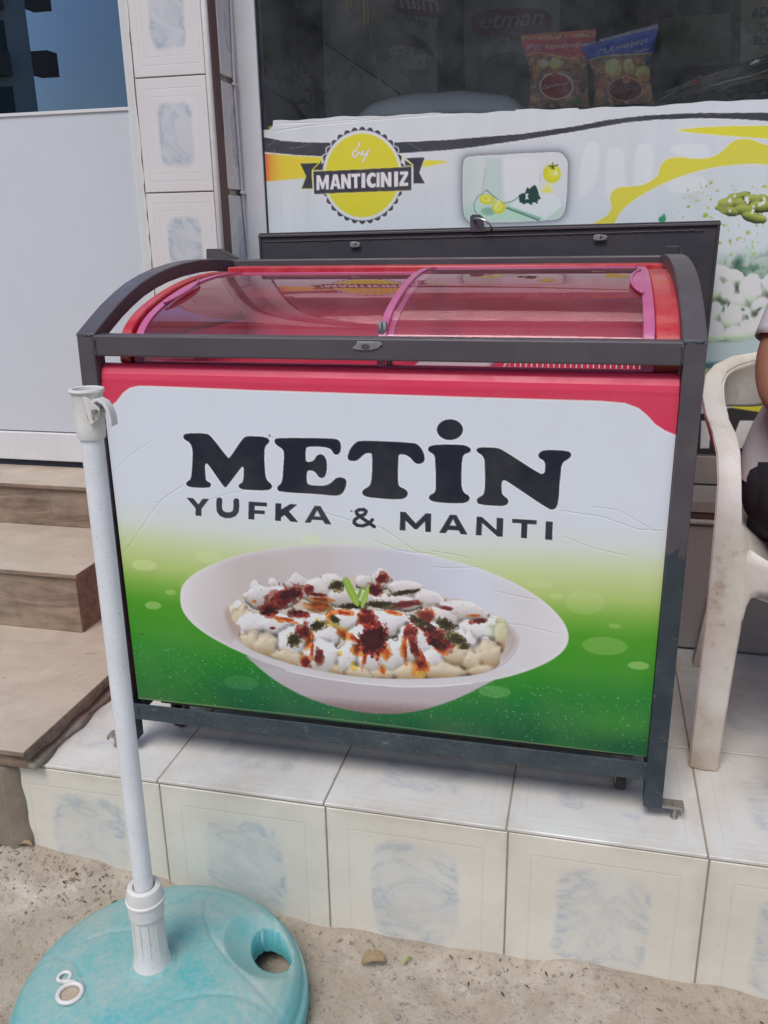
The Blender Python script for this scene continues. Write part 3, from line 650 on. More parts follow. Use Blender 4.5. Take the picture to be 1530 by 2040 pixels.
# clothes pegs on a string, and a diagonal cord
for k, (a, b, lab) in enumerate([((694, -20), (700, 22), 'upper yellow clothes peg hanging in the window'), ((728, -4), (729, 52), 'lower yellow clothes peg hanging in the window beside the first')]):
    A = at(*a, 1, 1.1); B = at(*b, 1, 1.1); m = MB(); 
    m.box((A[0]-.007, 1.096, B[2]), (A[0]+.001, 1.104, A[2])); m.box((A[0]+.003, 1.096, B[2]+.004), (A[0]+.010, 1.104, A[2])); m.tube([(A[0]-.008, 1.1, (A[2]+B[2])/2), (A[0]+.011, 1.1, (A[2]+B[2])/2)], .003, 8)
    tag(m.build('clothes_peg', 'peg_yellow', bevel=.001), lab, 'clothes peg', 'clothes pegs in the window')
m = MB(); m.tube([tuple(at(x, y, 1, 1.1)) for x, y in [(734, 48), (742, 90), (748, 130), (756, 160), (770, 190)]], .0012, 6)
tag(m.build('string', 'string', smooth=True), 'thin pale string dangling below the clothes pegs', 'string')
m = MB(); m.tube([tuple(at(x, y, 1, 1.25)) for x, y in [(648, 86), (700, 122), (760, 160), (800, 190)]], .003, 6)
tag(m.build('cord', 'poster_ink', smooth=True), 'dark cord running diagonally across the pale fridge side', 'cord')
# white wrapped mound on the shelf
m = MB(); rings = []; xa, xb = at(684, 215, 1, .93)[0], at(1085, 215, 1, .93)[0]; zt_ = at(880, 184, 1, .93)[2]
for i in range(29):
    t = i/28; x = xa*(1-t)+xb*t; h = (zt_-1.215)*(.52+.48*math.sin(math.pi*t)**.7)*min(1, 6*t+.05, 6*(1-t)+.05)+.0015*math.sin(23*t)
    rings.append([(x, .93+.075*math.cos(a), 1.215+max(.002, h*abs(math.sin(a))**.45*(1+.012*math.sin(11*a+19*t)))) for a in [math.pi*k/16 for k in range(17)]])
m.loft(rings, closed=True); tag(m.build('wrapped_dough', 'sheet_plastic', smooth=True), 'low white mound wrapped in cloudy plastic on the window shelf', 'package')
# clear bag of dried noodle strips at the right
nb = thing('noodle_bag', (1.1, 1.0, 1.22), 'clear plastic bag of pale dried pasta strips on the window shelf', 'bag')
m = MB(); r = random.Random(2)
A, B = at(1345, 185, 1, .98), at(1560, 110, 1, .98)
for i in range(70):
    t = r.random(); c = A*(1-t)+B*t; c[2] -= r.uniform(0, .06)*t; c[1] = .94+r.uniform(0, .1)
    d = Vector((1, r.uniform(-.25, .25), .38+r.uniform(-.25, .25))).normalized(); L = r.uniform(.03, .07); n = Vector((0, .4, .9)); sd_ = d.cross(n).normalized()*.005
    a, b = Vector(c)-d*L, Vector(c)+d*L; mid = (a+b)/2+Vector((0, 0, .006))
    m.add([a-sd_, a+sd_, mid+sd_, mid-sd_, b+sd_, b-sd_], [(0, 1, 2, 3), (3, 2, 4, 5)])
o = m.build('pasta_strips', 'noodle', nb); s = o.modifiers.new('t', 'SOLIDIFY'); s.thickness = .0015
m = MB(); rings = []
for i in range(12):
    t = i/11; c = at(1318, 190, 1, .98)*(1-t)+at(1580, 105, 1, .98)*t; hh = .012+.075*t**.6
    rings.append([(c[0]+.004*math.sin(5*a+i), .985+.075*math.cos(a)*(.3+.7*t), c[2]-.4*hh+hh*.55*math.sin(a)+.003*math.sin(9*t+4*a)) for a in [2*math.pi*k/16 for k in range(16)]])
m.loft(rings); m.build('bag_film', 'bag_film', nb, smooth=True)
quad([(1377, 160), (1391, 158), (1391, 170), (1376, 172)], .925, 'label_red', 'label', nb, .002)

# ---------------------------------------------------------------- across the street (seen mirrored in the glass)
def apartment(x0, x1, y0, y1, floors, name, label, mt, balc):
    b = thing(name, ((x0+x1)/2, y0, -.2), label, 'building'); H = floors*3.0
    m = MB(); xb = x1-(11 if floors == 8 else 0); m.prism([(x0, y0, -.3), (x1, y0, -.3), (xb, y1, -.3), (x0, y1, -.3)], (0, 0, H+.3)); m.build('wall', mt, b)
    mw = []
    for f in range(floors):
        z = f*3.0+1.0; x = x0+1.0
        while x < x1-2:
            o = ebox('window', (x, y0+.002, z), (x+1.3, y0+.06, z+1.4), 'dark_window', b, 0); x += 3.0
        if f and balc:
            for bx in balc:
                o = ebox('balcony', (bx, y0, f*3.0-.15), (bx+3.6, y0+1.3, f*3.0+.95), 'render_brown' if mt != 'render_brown' else 'render_cream', b, 0)
    # side balconies that step out past the wall
    for f in range(1, floors):
        ebox('side_balcony', (x1-.1, y0-.9, f*3.0-.15), (x1+.9, y0-.05, f*3.0+.95), 'render_brown', b, 0)
    ebox('roof_slab', (x0-.4, y1-.4, H), ((xb if floors == 8 else x1)+.4, y0+.4, H+.3), 'concrete', b, 0)
    return b
apartment(-52, -27.4, -40, -55, 8, 'apartment_block', 'tall apartment block with stacked balconies across the street, mirrored in the door glass', 'render_white', [-50, -44, -38, -32.2])
apartment(-11.6, -6.6, -24.5, -31, 2, 'white_house', 'small white two storey house across the street, behind the trees', 'render_white', [])
apartment(-21.5, 30, -46, -58, 6, 'sky_blocker_block', 'long dark block added behind the trees to keep sky out of the glass', 'render_brown', [-18, -10, -2, 6, 14, 22])  # added to block bright sky from the window's reflection
def tree(x, y, h, cr, label, seed):
    r = random.Random(seed); t = thing('tree', (x, y, -.25), label, 'tree', 'trees across the street')
    m = MB(); m.tube([(x, y, -.3), (x+.1, y, h*.3), (x-.1, y+.1, h*.55), (x, y, h*.8)], [.22, .16, .1, .04], 10)
    for k in range(6):
        a = r.random()*6.3; z = h*r.uniform(.3, .6); m.tube([(x, y, z), (x+math.cos(a)*cr*.4, y+math.sin(a)*cr*.4, z+cr*.4), (x+math.cos(a)*cr*.8, y+math.sin(a)*cr*.8, z+cr*.6)], [.08, .05, .02], 6)
    m.build('trunk', 'bark', t, smooth=True)
    m = MB(); cl = [(x+r.gauss(0, cr*.45), y+r.gauss(0, cr*.4), h*.62+r.gauss(0, h*.16), cr*r.uniform(.3, .5)) for _ in range(16)]
    for i in range(3200):
        c = cl[i % 16]; v = Vector((r.gauss(0, 1), r.gauss(0, 1), r.gauss(0, 1))).normalized()*c[3]*r.random()**.35
        p = Vector(c[:3])+v; s = r.uniform(.07, .15); a = Vector((r.gauss(0, 1), r.gauss(0, 1), r.gauss(0, 1))).normalized(); b = a.orthogonal().normalized()
        m.add([p-a*s, p+b*s*.5, p+a*s, p-b*s*.5], [(0, 1, 2, 3)])
    m.build('crown', 'foliage', t)
for k, (x, y, h, cr, lab) in enumerate([(-6.0, -19.5, 9.0, 2.5, 'tall leafy tree in front of the white house'), (-3.0, -21, 10, 3.2, 'broad dark tree right of the white house'), (1.2, -20, 9.5, 3.0, 'dense tree straight across the street'),
        (5.4, -21.5, 10.5, 3.3, 'large round tree across the street to the right'), (10.4, -20, 8.5, 2.8, 'tree at the right end of the row'), (-9.4, -20.5, 2.6, .9, 'low bush-like tree before the white house')]):
    tree(x, y, h, cr, lab+', mirrored in the shop glass' if k < 5 else lab, 20+k)
fn = MB()
for k in range(60): fn.box((-15+k*.35, -17.4, -.2), (-14.96+k*.35, -17.36, .9))
fn.box((-15, -17.41, .82), (6, -17.35, .88)); fn.box((-15, -17.41, .0), (6, -17.35, .06))
tag(fn.build('railing_fence', 'frame_white'), 'white railing fence along the far pavement', 'fence')

# ---------------------------------------------------------------- printed pictures, laid on real sheets as ink colours
class Paint:
    """ink colours for points of a sheet, addressed by where those points stand in the measured photo"""
    def __init__(s, X, Y, base): s.X, s.Y = X, Y; s.c = np.tile(np.array(base, float), (len(X), 1))
    def over(s, a, col):
        col = np.asarray(col, float); a = np.clip(a, 0, 1)[:, None]; s.c = s.c*(1-a)+col*a
    def sel(s, x0, x1, y0, y1): return np.nonzero((s.X > x0) & (s.X < x1) & (s.Y > y0) & (s.Y < y1))[0]
    def cov(s, poly, soft=1.2, idx=None):
        P = np.array(poly, float); m = soft*2+2
        i = s.sel(P[:, 0].min()-m, P[:, 0].max()+m, P[:, 1].min()-m, P[:, 1].max()+m)
        a = np.zeros(len(s.X))
        if len(i) == 0: return a
        x, y = s.X[i], s.Y[i]; ins = np.zeros(len(i), bool); d = np.full(len(i), 1e9)
        for k in range(len(P)):
            x0, y0 = P[k]; x1, y1 = P[(k+1) % len(P)]
            cr = ((y0 > y) != (y1 > y))
            if y1 != y0: cr &= x < (x1-x0)*(y-y0)/(y1-y0)+x0
            ins ^= cr
            L = (x1-x0)**2+(y1-y0)**2+1e-9; t = np.clip(((x-x0)*(x1-x0)+(y-y0)*(y1-y0))/L, 0, 1)
            d = np.minimum(d, np.hypot(x-x0-t*(x1-x0), y-y0-t*(y1-y0)))
        sd = np.where(ins, d, -d); a[i] = np.clip(sd/soft*.5+.5, 0, 1); return a
    def dist(s, poly, m=60):   # signed distance, positive inside, within margin
        P = np.array(poly, float); i = s.sel(P[:, 0].min()-m, P[:, 0].max()+m, P[:, 1].min()-m, P[:, 1].max()+m); out = np.full(len(s.X), -1e3)
        x, y = s.X[i], s.Y[i]; ins = np.zeros(len(i), bool); d = np.full(len(i), 1e9)
        for k in range(len(P)):
            x0, y0 = P[k]; x1, y1 = P[(k+1) % len(P)]
            cr = ((y0 > y) != (y1 > y))
            if y1 != y0: cr &= x < (x1-x0)*(y-y0)/(y1-y0)+x0
            ins ^= cr
            L = (x1-x0)**2+(y1-y0)**2+1e-9; t = np.clip(((x-x0)*(x1-x0)+(y-y0)*(y1-y0))/L, 0, 1)
            d = np.minimum(d, np.hypot(x-x0-t*(x1-x0), y-y0-t*(y1-y0)))
        out[i] = np.where(ins, d, -d); return out
    def poly(s, poly, col, soft=1.2, a=1., outline=None, ow=2.):
        if outline is not None:
            d = s.dist(poly, ow+4); s.over(np.clip((d+ow)/1.2+.5, 0, 1), outline); s.over(np.clip(d/1.2+.5, 0, 1)*a, col)
        else: s.over(s.cov(poly, soft)*a, col)
    def line(s, pts, w, col, a=1., outline=None, ow=1.5, cap=True):
        P = np.array(pts, float); m = w+ow+3; i = s.sel(P[:, 0].min()-m, P[:, 0].max()+m, P[:, 1].min()-m, P[:, 1].max()+m)
        x, y = s.X[i], s.Y[i]; d = np.full(len(i), 1e9)
        for k in range(len(P)-1):
            x0, y0 = P[k]; x1, y1 = P[k+1]; L = (x1-x0)**2+(y1-y0)**2+1e-9; t = np.clip(((x-x0)*(x1-x0)+(y-y0)*(y1-y0))/L, 0, 1)
            d = np.minimum(d, np.hypot(x-x0-t*(x1-x0), y-y0-t*(y1-y0)))
        if outline is not None:
            A = np.zeros(len(s.X)); A[i] = np.clip(w/2+ow-d+.5, 0, 1); s.over(A, outline)
        A = np.zeros(len(s.X)); A[i] = np.clip(w/2-d+.5, 0, 1)*a; s.over(A, col)
    def ell(s, cx, cy, rx, ry, ang=0.):
        x, y = s.X-cx, s.Y-cy; c, n = math.cos(ang), math.sin(ang)
        return np.hypot((x*c+y*n)/rx, (-x*n+y*c)/ry)
    def disc(s, cx, cy, rx, ry, col, ang=0., soft=.06, a=1.): s.over(np.clip((1-s.ell(cx, cy, rx, ry, ang))/soft+.5, 0, 1)*a, col)
    def noise(s, sc, seed=0, oct=3, sx=1., sy=1.):
        v = np.zeros(len(s.X)); amp = 1.; tot = 0
        for o in range(oct):
            x, y = s.X*sx/sc*2**o, s.Y*sy/sc*2**o; xi, yi = np.floor(x).astype(np.int64), np.floor(y).astype(np.int64); fx, fy = x-xi, y-yi
            fx = fx*fx*(3-2*fx); fy = fy*fy*(3-2*fy)
            def h(a, b):
                n = (a*374761393+b*668265263+(seed+o*17)*982451653) & 0xffffffff; n = ((n ^ (n >> 13))*1274126177) & 0xffffffff
                return ((n ^ (n >> 16)) & 0xffff)/65535.
            v += amp*((h(xi, yi)*(1-fx)+h(xi+1, yi)*fx)*(1-fy)+(h(xi, yi+1)*(1-fx)+h(xi+1, yi+1)*fx)*fy); tot += amp; amp *= .5
        return v/tot
def smooth_poly(P, it=2):
    P = [np.array(p, float) for p in P]
    for _ in range(it):
        Q = []
        for i in range(len(P)):
            a, b = P[i], P[(i+1) % len(P)]; Q += [a*.75+b*.25, a*.25+b*.75]
        P = Q
    return P
def tr(pts, sc, ox, oy): return [(x/sc+ox, y/sc+oy) for x, y in pts]
def S(x, a, b): t = np.clip((x-a)/(b-a), 0, 1); return t*t*(3-2*t)
def stops(v, st):
    st = sorted(st); xs = [p for p, c in st]; return np.stack([np.interp(v, xs, [c[k] for p, c in st]) for k in range(3)], 1)
def blur(A, r, it=2):
    for _ in range(it):
        for ax in (0, 1):
            n = A.shape[ax]; c = np.cumsum(np.concatenate([np.take(A, [0]*(r+1), ax), A, np.take(A, [n-1]*r, ax)], ax), ax)
            A = (np.take(c, range(2*r+1, n+2*r+1), ax)-np.take(c, range(0, n), ax))/(2*r+1)
    return A
def relief(p, shape, lobes, sc, ox, oy, k=1.0, gain=.5, seed=1, ao=.4, amp=.75, br=1, wb=.22):
    """photographed food: overlapping rounded pieces, the nearer ones lower in the picture"""
    n = len(p.X); H = np.full(n, -1e4); col = np.zeros((n, 3)); wob = p.noise(11, seed, 3)-.5; wob2 = p.noise(30, seed+5, 2)-.5
    for q in lobes:
        cx, cy, rx, ry, an, top_, low_ = q[:7]; pin = q[7] if len(q) > 7 else .0; eg = q[8] if len(q) > 8 else .22; X0, Y0, a_, b_ = cx/sc+ox, cy/sc+oy, rx/sc, ry/sc; m = max(a_, b_)*1.4
        i = p.sel(X0-m, X0+m, Y0-m, Y0+m); x, y = p.X[i]-X0, p.Y[i]-Y0; c, s_ = math.cos(an), math.sin(an); u_, v_ = (x*c+y*s_)/a_, (-x*s_+y*c)/b_
        th = np.arctan2(v_, u_); e = np.hypot(u_, v_)*(1+pin*np.cos(5*th+cx)+pin*.5*np.cos(8*th+cy))+wob[i]*wb
        z = Y0*k+min(a_, b_)*amp*2*(np.sqrt(np.clip(1-e*e, 0, 1))-.0)+pin*8*np.cos(7*th+cx)*np.clip(e, 0, 1)*min(a_, b_)*.12; up = (e < 1) & (z > H[i])
        t = np.clip(v_*.5+.5, 0, 1); cc = np.asarray(top_)[None]*(1-S(t, .35, .95)[:, None])+np.asarray(low_)[None]*S(t, .35, .95)[:, None]
        cc = cc*(1-eg*S(e, .62, 1.)*(.35+.65*S(t, .35, .9)))[:, None]; ii = i[up]; H[ii] = z[up]; col[ii] = cc[up]
    mask = H > -1e3; Hf = np.where(mask, H, np.where(mask, H, H[mask].min())); Hg = (Hf+wob2*6).reshape(shape); Hs = blur(Hg, br, 2); dx = abs(p.X.reshape(shape)[0, -1]-p.X.reshape(shape)[0, 0])/shape[1]
    gy, gx = np.gradient(Hs); L = ((gx*.35+(gy-k*dx*1.1)*.8)/dx).ravel(); sh = np.tanh(L*gain)
    oc = np.clip((blur(Hg, 5, 2).ravel()-Hs.ravel())/9., 0, 1)
    c3 = blur(np.stack([col[:, j].reshape(shape) for j in range(3)], 0)[0], 1, 1)
    f = (1+.13*sh-.16*np.clip(-sh, 0, 1))*(1-ao*oc); return mask, np.clip(col*f[:, None], 0, 232), f
WHITE = np.array([.745, .765, .775])     # light on an upright white surface here, used to turn seen colours into ink
def sheet(name, P, nu, nv, colours, mat, parent, back=None, crease=None, K=WHITE):
    """P: (nv*nu,3) points"""
    me = bpy.data.meshes.new(name); n = nu*nv
    me.vertices.add(n); me.vertices.foreach_set('co', P.astype(np.float32).ravel())
    i, j = np.meshgrid(np.arange(nu-1), np.arange(nv-1)); a = (j*nu+i).ravel(); F = np.stack([a, a+1, a+nu+1, a+nu], 1)
    me.loops.add(F.size); me.loops.foreach_set('vertex_index', F.ravel().astype(np.int32)); me.polygons.add(len(F))
    me.polygons.foreach_set('loop_start', np.arange(0, F.size, 4, dtype=np.int32)); me.polygons.foreach_set('loop_total', np.full(len(F), 4, dtype=np.int32))
    me.update(calc_edges=True); me.validate()
    ca = me.color_attributes.new(name='ink', type='FLOAT_COLOR', domain='POINT')
    L = np.clip(lin(np.clip(colours, 0, 255))/K, .004, .85); ca.data.foreach_set('color', np.concatenate([L, np.ones((n, 1))], 1).astype(np.float32).ravel())
    if crease is not None:
        at_ = me.attributes.new(name='crease', type='FLOAT', domain='POINT'); at_.data.foreach_set('value', crease.astype(np.float32))
    me.polygons.foreach_set('use_smooth', [True]*len(me.polygons))
    me.materials.append(M[mat]); o = bpy.data.objects.new(name, me); C.objects.link(o)
    if parent: o.parent = parent; o.matrix_parent_inverse = Matrix.Translation(-parent.location)
    return o
def px_arr(P):
    d = P-CAM[None]; z = d@CF; return 765+FPX*(d@CR)/z, 1020-FPX*(d@CU)/z

# ---------------------------------------------------------------- freezer
fz = thing('chest_freezer', (.51, .3, 0), 'red curved glass top chest freezer with a food print, inside the dark metal cage', 'freezer')
FX0, FX1, FY0, FY1 = .0315, .9905, .0105, .612
body = MB()
body.loft([[(x, y, z) for y, z in [(FY0+.004, .116), (FY0, .120), (FY0, .748), (FY0+.0015, .757), (FY0+.006, .766), (FY0+.014, .773), (.030, .7735), (.036, .770), (.036, .74), (FY1-.06, .74), (FY1-.06, .86), (FY1, .86), (FY1, .098)]] for x in (FX0, FX1)])
cab = body.build('cabinet', 'red_plastic', fz, bevel=.002)
# glass profile (y, z) from the front up and over
PROF = [(.040, .772), (.0425, .790), (.048, .808), (.062, .826), (.093, .844), (.14, .860), (.20, .875), (.27, .888), (.35, .897), (.44, .901), (.53, .898)]
def prof_at(t):
    n = len(PROF)-1; i = min(int(t*n), n-1); f = t*n-i
    a = PROF[max(i-1, 0)]; b = PROF[i]; c = PROF[i+1]; d = PROF[min(i+2, n)]
    return tuple(.5*((2*b[k])+(-a[k]+c[k])*f+(2*a[k]-5*b[k]+4*c[k]-d[k])*f*f+(-a[k]+3*b[k]-3*c[k]+d[k])*f**3) for k in (0, 1))
NP = 44
PR = [prof_at(i/NP) for i in range(NP+1)]
def nrm(i):
    a, b = PR[max(i-1, 0)], PR[min(i+1, NP)]; dy, dz = b[0]-a[0], b[1]-a[1]; L = math.hypot(dy, dz); return (-dz/L, dy/L)
def strip(x0, x1, off, th, i0=0, i1=NP):
    """solid band that follows the glass profile between x0 and x1, raised by off, th thick"""
    m = MB(); rings = []
    for i in range(i0, i1+1):
        ny, nz = nrm(i); y, z = PR[i]
        a = (y+ny*off, z+nz*off); b = (y+ny*(off+th), z+nz*(off+th))
        rings.append([(x0, a[0], a[1]), (x1, a[0], a[1]), (x1, b[0], b[1]), (x0, b[0], b[1])])
    m.loft(rings); return m
def add_m(m, o):
    b = len(m.v); m.v += o.v; m.f += [tuple(b+i for i in f) for f in o.f]; m.mi += o.mi; return m
# red rim: two curved cheeks and the back bar
m = strip(.0575, .0765, -.016, .022); add_m(m, strip(.0765, .0845, -.018, .014)); m.box((.0575, .532, .845), (FX1, FY1, .9135)); 
m.build('side_rim', 'red_rim', fz, bevel=.003, smooth='angle')
m = strip(.952, FX1, -.016, .022)
m.build('side_rim', 'red_rim', fz, bevel=.004, smooth='angle')
# cheeks that close the sides under the curve
for x0, x1 in ((.0585, .0725), (FX1-.014, FX1-.001)):
    m = MB(); pts = [(x0, y, z-.012) for y, z in PR]+[(x0, .56, .74), (x0, .045, .74)]; m.prism(pts, (x1-x0, 0, 0)); m.build('side_cheek', 'red_rim', fz)
# inner liner
m = MB()
for a, b in (((.080, .075, .25), (.086, .55, .80)), ((.955, .075, .25), (.961, .55, .80)), ((.08, .55, .25), (.961, .556, .90)), ((.08, .068, .25), (.961, .075, .772)), ((.08, .075, .50), (.961, .55, .506))): m.box(a, b)
m.build('liner', 'liner_red', fz)
# wire baskets near the front
def basket(x0, x1, y0, y1, z0, z1, step, nm='wire_basket'):
    m = MB(); nx = int((x1-x0)/step)
    for k in range(nx+1):
        x = x0+(x1-x0)*k/nx; m.tube([(x, y1, z1), (x, y1, z0), (x, y0, z0), (x, y0, z1)], .0013, 5)
    for z in (z0, (z0+z1)/2, z1): m.tube([(x0, y0, z), (x1, y0, z)], .002, 6); m.tube([(x0, y1, z), (x1, y1, z)], .002, 6)
    for x in (x0, x1): m.tube([(x, y0, z1), (x, y1, z1)], .002, 6)
    m.build(nm, 'white_wire', fz, smooth=True)
basket(.72, .95, .082, .20, .64, .768, .0095); 
m = MB(); m.box((.565, .085, .66), (.695, .20, .768)); m.build('white_tray', 'white_wire', fz, bevel=.006)
# sliding panes in pink frames: left pane lower, right pane upper
def pane(x0, x1, off, label, wl, wr):
    m = MB(); n = 2; rows = []
    for i in range(NP+1):
        ny, nz = nrm(i); y, z = PR[i]; rows.append([(x, y+ny*off, z+nz*off) for x in (x0, x1)])
    m.loft(rows, closed=False); g = m.build('glass_pane', 'freezer_glass', fz, smooth=True); tag(g, label)
    f = strip(x0, x0+wl, off-.003, .006); add_m(f, strip(x1-wr, x1, off-.003, .006))
    add_m(f, strip(x0, x1, off-.003, .006, 0, 1)); add_m(f, strip(x0, x1, off-.003, .006, NP-1, NP))
    fr_ = f.build('pane_frame', 'pink_frame', g, smooth='angle', bevel=.001); return g
gL = pane(.0850, .545, .0005, 'curved left glass pane with a pink frame', .014, .010)
gR = pane(.521, .951, .0085, 'curved right glass pane lying above the left one', .013, .017)
# finger grips: a ridge that swings out from the frame
def grip(x, sgn, off, i0, i1, parent):
    m = MB(); pts = []
    for i in range(i0, i1+1):
        t = (i-i0)/(i1-i0); ny, nz = nrm(i); y, z = PR[i]; k = math.sin(math.pi*t)**.7
        pts.append((x+sgn*.017*k, y+ny*(off+.004), z+nz*(off+.004)))
    m.tube(pts, .0028, 8)
    rows = []
    for i in range(i0, i1+1):
        t = (i-i0)/(i1-i0); ny, nz = nrm(i); y, z = PR[i]; k = math.sin(math.pi*t)**.7
        rows.append([(x, y+ny*(off+.0035), z+nz*(off+.0035)), (x+sgn*.017*k, y+ny*(off+.0035), z+nz*(off+.0035))])
    m.loft(rows, closed=False); m.build('finger_grip', 'pink_frame', parent, smooth=True)
grip(.0985, 1, .0035, 22, 32, gL); grip(.935, -1, .0115, 24, 34, gR)
# small chrome lock standing on the pane's lower corner
c = at(764, 660, 1, .058)
m = MB(); m.lathe([(.0065, -.028), (.0075, -.026), (.0075, .004), (.0068, .0065), (.005, .007)], (c[0], .052, .838), 20); m.build('lock_cylinder', 'chrome', fz, smooth='angle')
# casters
for x, y in ((.062, .115), (.955, .085), (.062, .54), (.955, .54)):
    m = MB(); m.lathe([(.014, -.009), (.022, -.0085), (.0235, -.006), (.0235, .006), (.022, .0085), (.014, .009)], (x, y, .0245), 26, ax='x')
    cs = m.build('caster_wheel', 'rubber', fz, smooth='angle')
    m = MB(); m.lathe([(.006, -.0105), (.015, -.010), (.015, .010), (.006, .0105)], (x, y, .0245), 20, ax='x'); m.build('wheel_hub', 'bare_steel', cs, smooth='angle')
    m = MB(); m.box((x-.015, y-.012, .030), (x-.011, y+.014, .066)); m.box((x+.011, y-.012, .030), (x+.015, y+.014, .066)); m.lathe([(.02, 0), (.022, .004), (.022, .03)], (x, y, .06), 16); m.build('caster_fork', 'caster_plastic', cs, bevel=.001)
ebox('base_tray', (.05, .06, .083), (.972, .60, .099), 'rubber', fz)

# front print -------------------------------------------------------
Yp = FY0-.0012; x0p, x1p, z0p, z1p = FX0+.0005, FX1-.0005, .1195, .742
NU, NV = 760, 520
u = np.linspace(x0p, x1p, NU); v = np.linspace(z1p, z0p, NV); UU, VV = np.meshgrid(u, v)
P = np.stack([UU.ravel(), np.full(UU.size, Yp), VV.ravel()], 1); X, Y = px_arr(P)
p = Paint(X, Y, (190, 197, 206)); h = (P[:, 2])
hh = h+.010*np.sin((P[:, 0]-.1)*5.)                                 # the printed gradient waves a little
zz = lambda py: at(300, py, 1, Yp)[2]
gs = [(zz(990), (193, 200, 209)), (zz(1040), (192, 200, 195)), (zz(1090), (178, 192, 140)), (zz(1130), (158, 180, 105)), (zz(1165), (110, 158, 60)), (zz(1200), (68, 138, 32)), (zz(1260), (50, 130, 30)), (zz(1310), (26, 112, 40)), (zz(1345), (18, 96, 48)), (zz(1385), (18, 80, 46))]
p.c = stops(hh, [(a, c) for a, c in gs])
# soft darker cloud and lighter glow low on the right
p.over(S(p.noise(170, 5, 2), .45, .75)*S(-h, -.32, -.16)*.35, (60, 140, 30))
p.over(np.clip(1-p.ell(1230, 1440, 190, 45, .1), 0, 1)*.45, (80, 150, 30))
# pale bokeh discs
for cx, cy, rx, ry, a in [(287, 1126, 25, 11, .35), (305, 1206, 16, 8, .38), (340, 1180, 11, 5, .3), (1205, 1287, 45, 18, .22), (1272, 1326, 21, 8, .4), (985, 1378, 32, 12, .22), (1165, 1200, 40, 24, .15), (1225, 1247, 12, 5, .25), (480, 1360, 35, 14, .12), (1110, 1188, 14, 6, .2), (1075, 1165, 26, 8, .15), (620, 1075, 22, 9, .3), (415, 1110, 26, 12, .2)]:
    p.disc(cx, cy, rx, ry, (205, 215, 160), .06, .08, a)
# bowl
T = lambda pts: tr(pts, 1.8659, 340, 1060)
under = T([(270,452),(312,490),(352,525),(400,560),(500,615),(620,655),(740,675),(830,678),(930,665),(1040,630),(1110,598),(1165,570),(1215,545),(900,500),(500,470)])
a = p.cov(smooth_poly(under, 1), 1.5); vv = (p.Y-1310)/110.
p.over(a, stops(vv-.0006*(p.X-750), [(0, (150, 142, 146)), (.35, (172, 165, 170)), (.75, (165, 156, 160)), (.92, (130, 112, 112)), (1.1, (110, 85, 85))]))
outer = smooth_poly(T([(33,245),(45,185),(130,128),(250,83),(420,55),(600,45),(780,52),(950,80),(1120,125),(1210,158),(1290,195),(1365,240),(1425,290),(1466,340),(1482,390),(1468,434),(1424,472),(1350,508),(1250,540),(1130,562),(980,576),(830,575),(660,558),(500,530),(350,485),(200,420),(100,360),(45,300)]), 2)
a = p.cov(outer, 1.2); d_o = p.dist(outer, 5)
col = stops(p.X, [(355, (196, 194, 197)), (480, (176, 168, 166)), (640, (178, 172, 173)), (800, (180, 182, 192)), (960, (188, 193, 205)), (1060, (190, 188, 190)), (1130, (196, 196, 199))])
col = col+S(p.noise(90, 9, 2), .3, .8)[:, None]*5
p.c = p.c*(1-a[:, None])+col*a[:, None]
p.over(a*np.exp(-np.clip(d_o, 0, 99)/5.)*.75, (206, 206, 212))       # bright rim
low = S(p.Y-(1285+.11*(p.X-420)+.00013*(p.X-760)**2*-1), 0, 25)
inner = smooth_poly(T([(185,300),(215,262),(300,225),(500,190),(760,175),(980,215),(1200,290),(1300,370),(1290,440),(1235,500),(1140,532),(960,548),(760,545),(560,520),(400,475),(270,430),(215,380)]), 2)
di = p.dist(inner, 5); ai = np.clip(di/10, 0, 1)
p.over(ai*.55*S(-np.abs(p.X-760), -440, -180)*0+ai*.6*(S(-p.X, -640, -430)+S(p.X, 930, 1040)), (150, 128, 112))
p.over(np.clip(1-np.abs(di-1)/3., 0, 1)*S(p.Y, 1240, 1300)*.5, (150, 140, 140))
# food mass
food = smooth_poly(T([(212,268),(240,262),(262,228),(292,222),(300,175),(328,180),(345,205),(362,205),(365,168),(385,170),(402,192),(440,180),(460,145),(490,165),(520,178),(560,160),(600,150),(640,172),(700,158),(735,165),(762,150),(780,125),(808,150),(830,185),(870,178),(930,190),(950,215),(990,225),(1030,248),(1060,245),(1140,268),(1190,310),(1240,318),(1262,365),(1245,400),(1240,440),(1222,460),(1222,500),(1160,528),(1050,540),(900,546),(740,543),(600,524),(480,500),(380,470),(300,438),(250,395),(262,350),(235,345)]), 1)
af = p.cov(food, 1.3)
fc = Paint(p.X, p.Y, (186, 176, 164))
YG, YGl = (222, 220, 222), (196, 190, 184); DG, DGl = (208, 196, 172), (170, 136, 90); rl = random.Random(11); FL = []
for q in [(300,205,34,34,0,.08),(330,240,60,48,.1,0),(380,195,26,26,0,.1),(465,190,52,48,.2,.06),(400,245,70,46,0,0),(540,215,62,46,0,0),(605,190,58,44,-.1,.05),(720,185,36,32,0,.05),(785,175,44,42,0,.05),(880,215,74,42,.1,0),(960,255,64,40,.2,0),(1090,300,96,46,.15,0),(1000,320,84,42,.1,0),(840,262,96,34,.1,0),(250,290,34,36,0,.1),(640,240,60,44,0,0),(700,250,60,36,0,0)]:
    FL.append(q[:5]+((212, 208, 208), (188, 178, 168), q[5]))
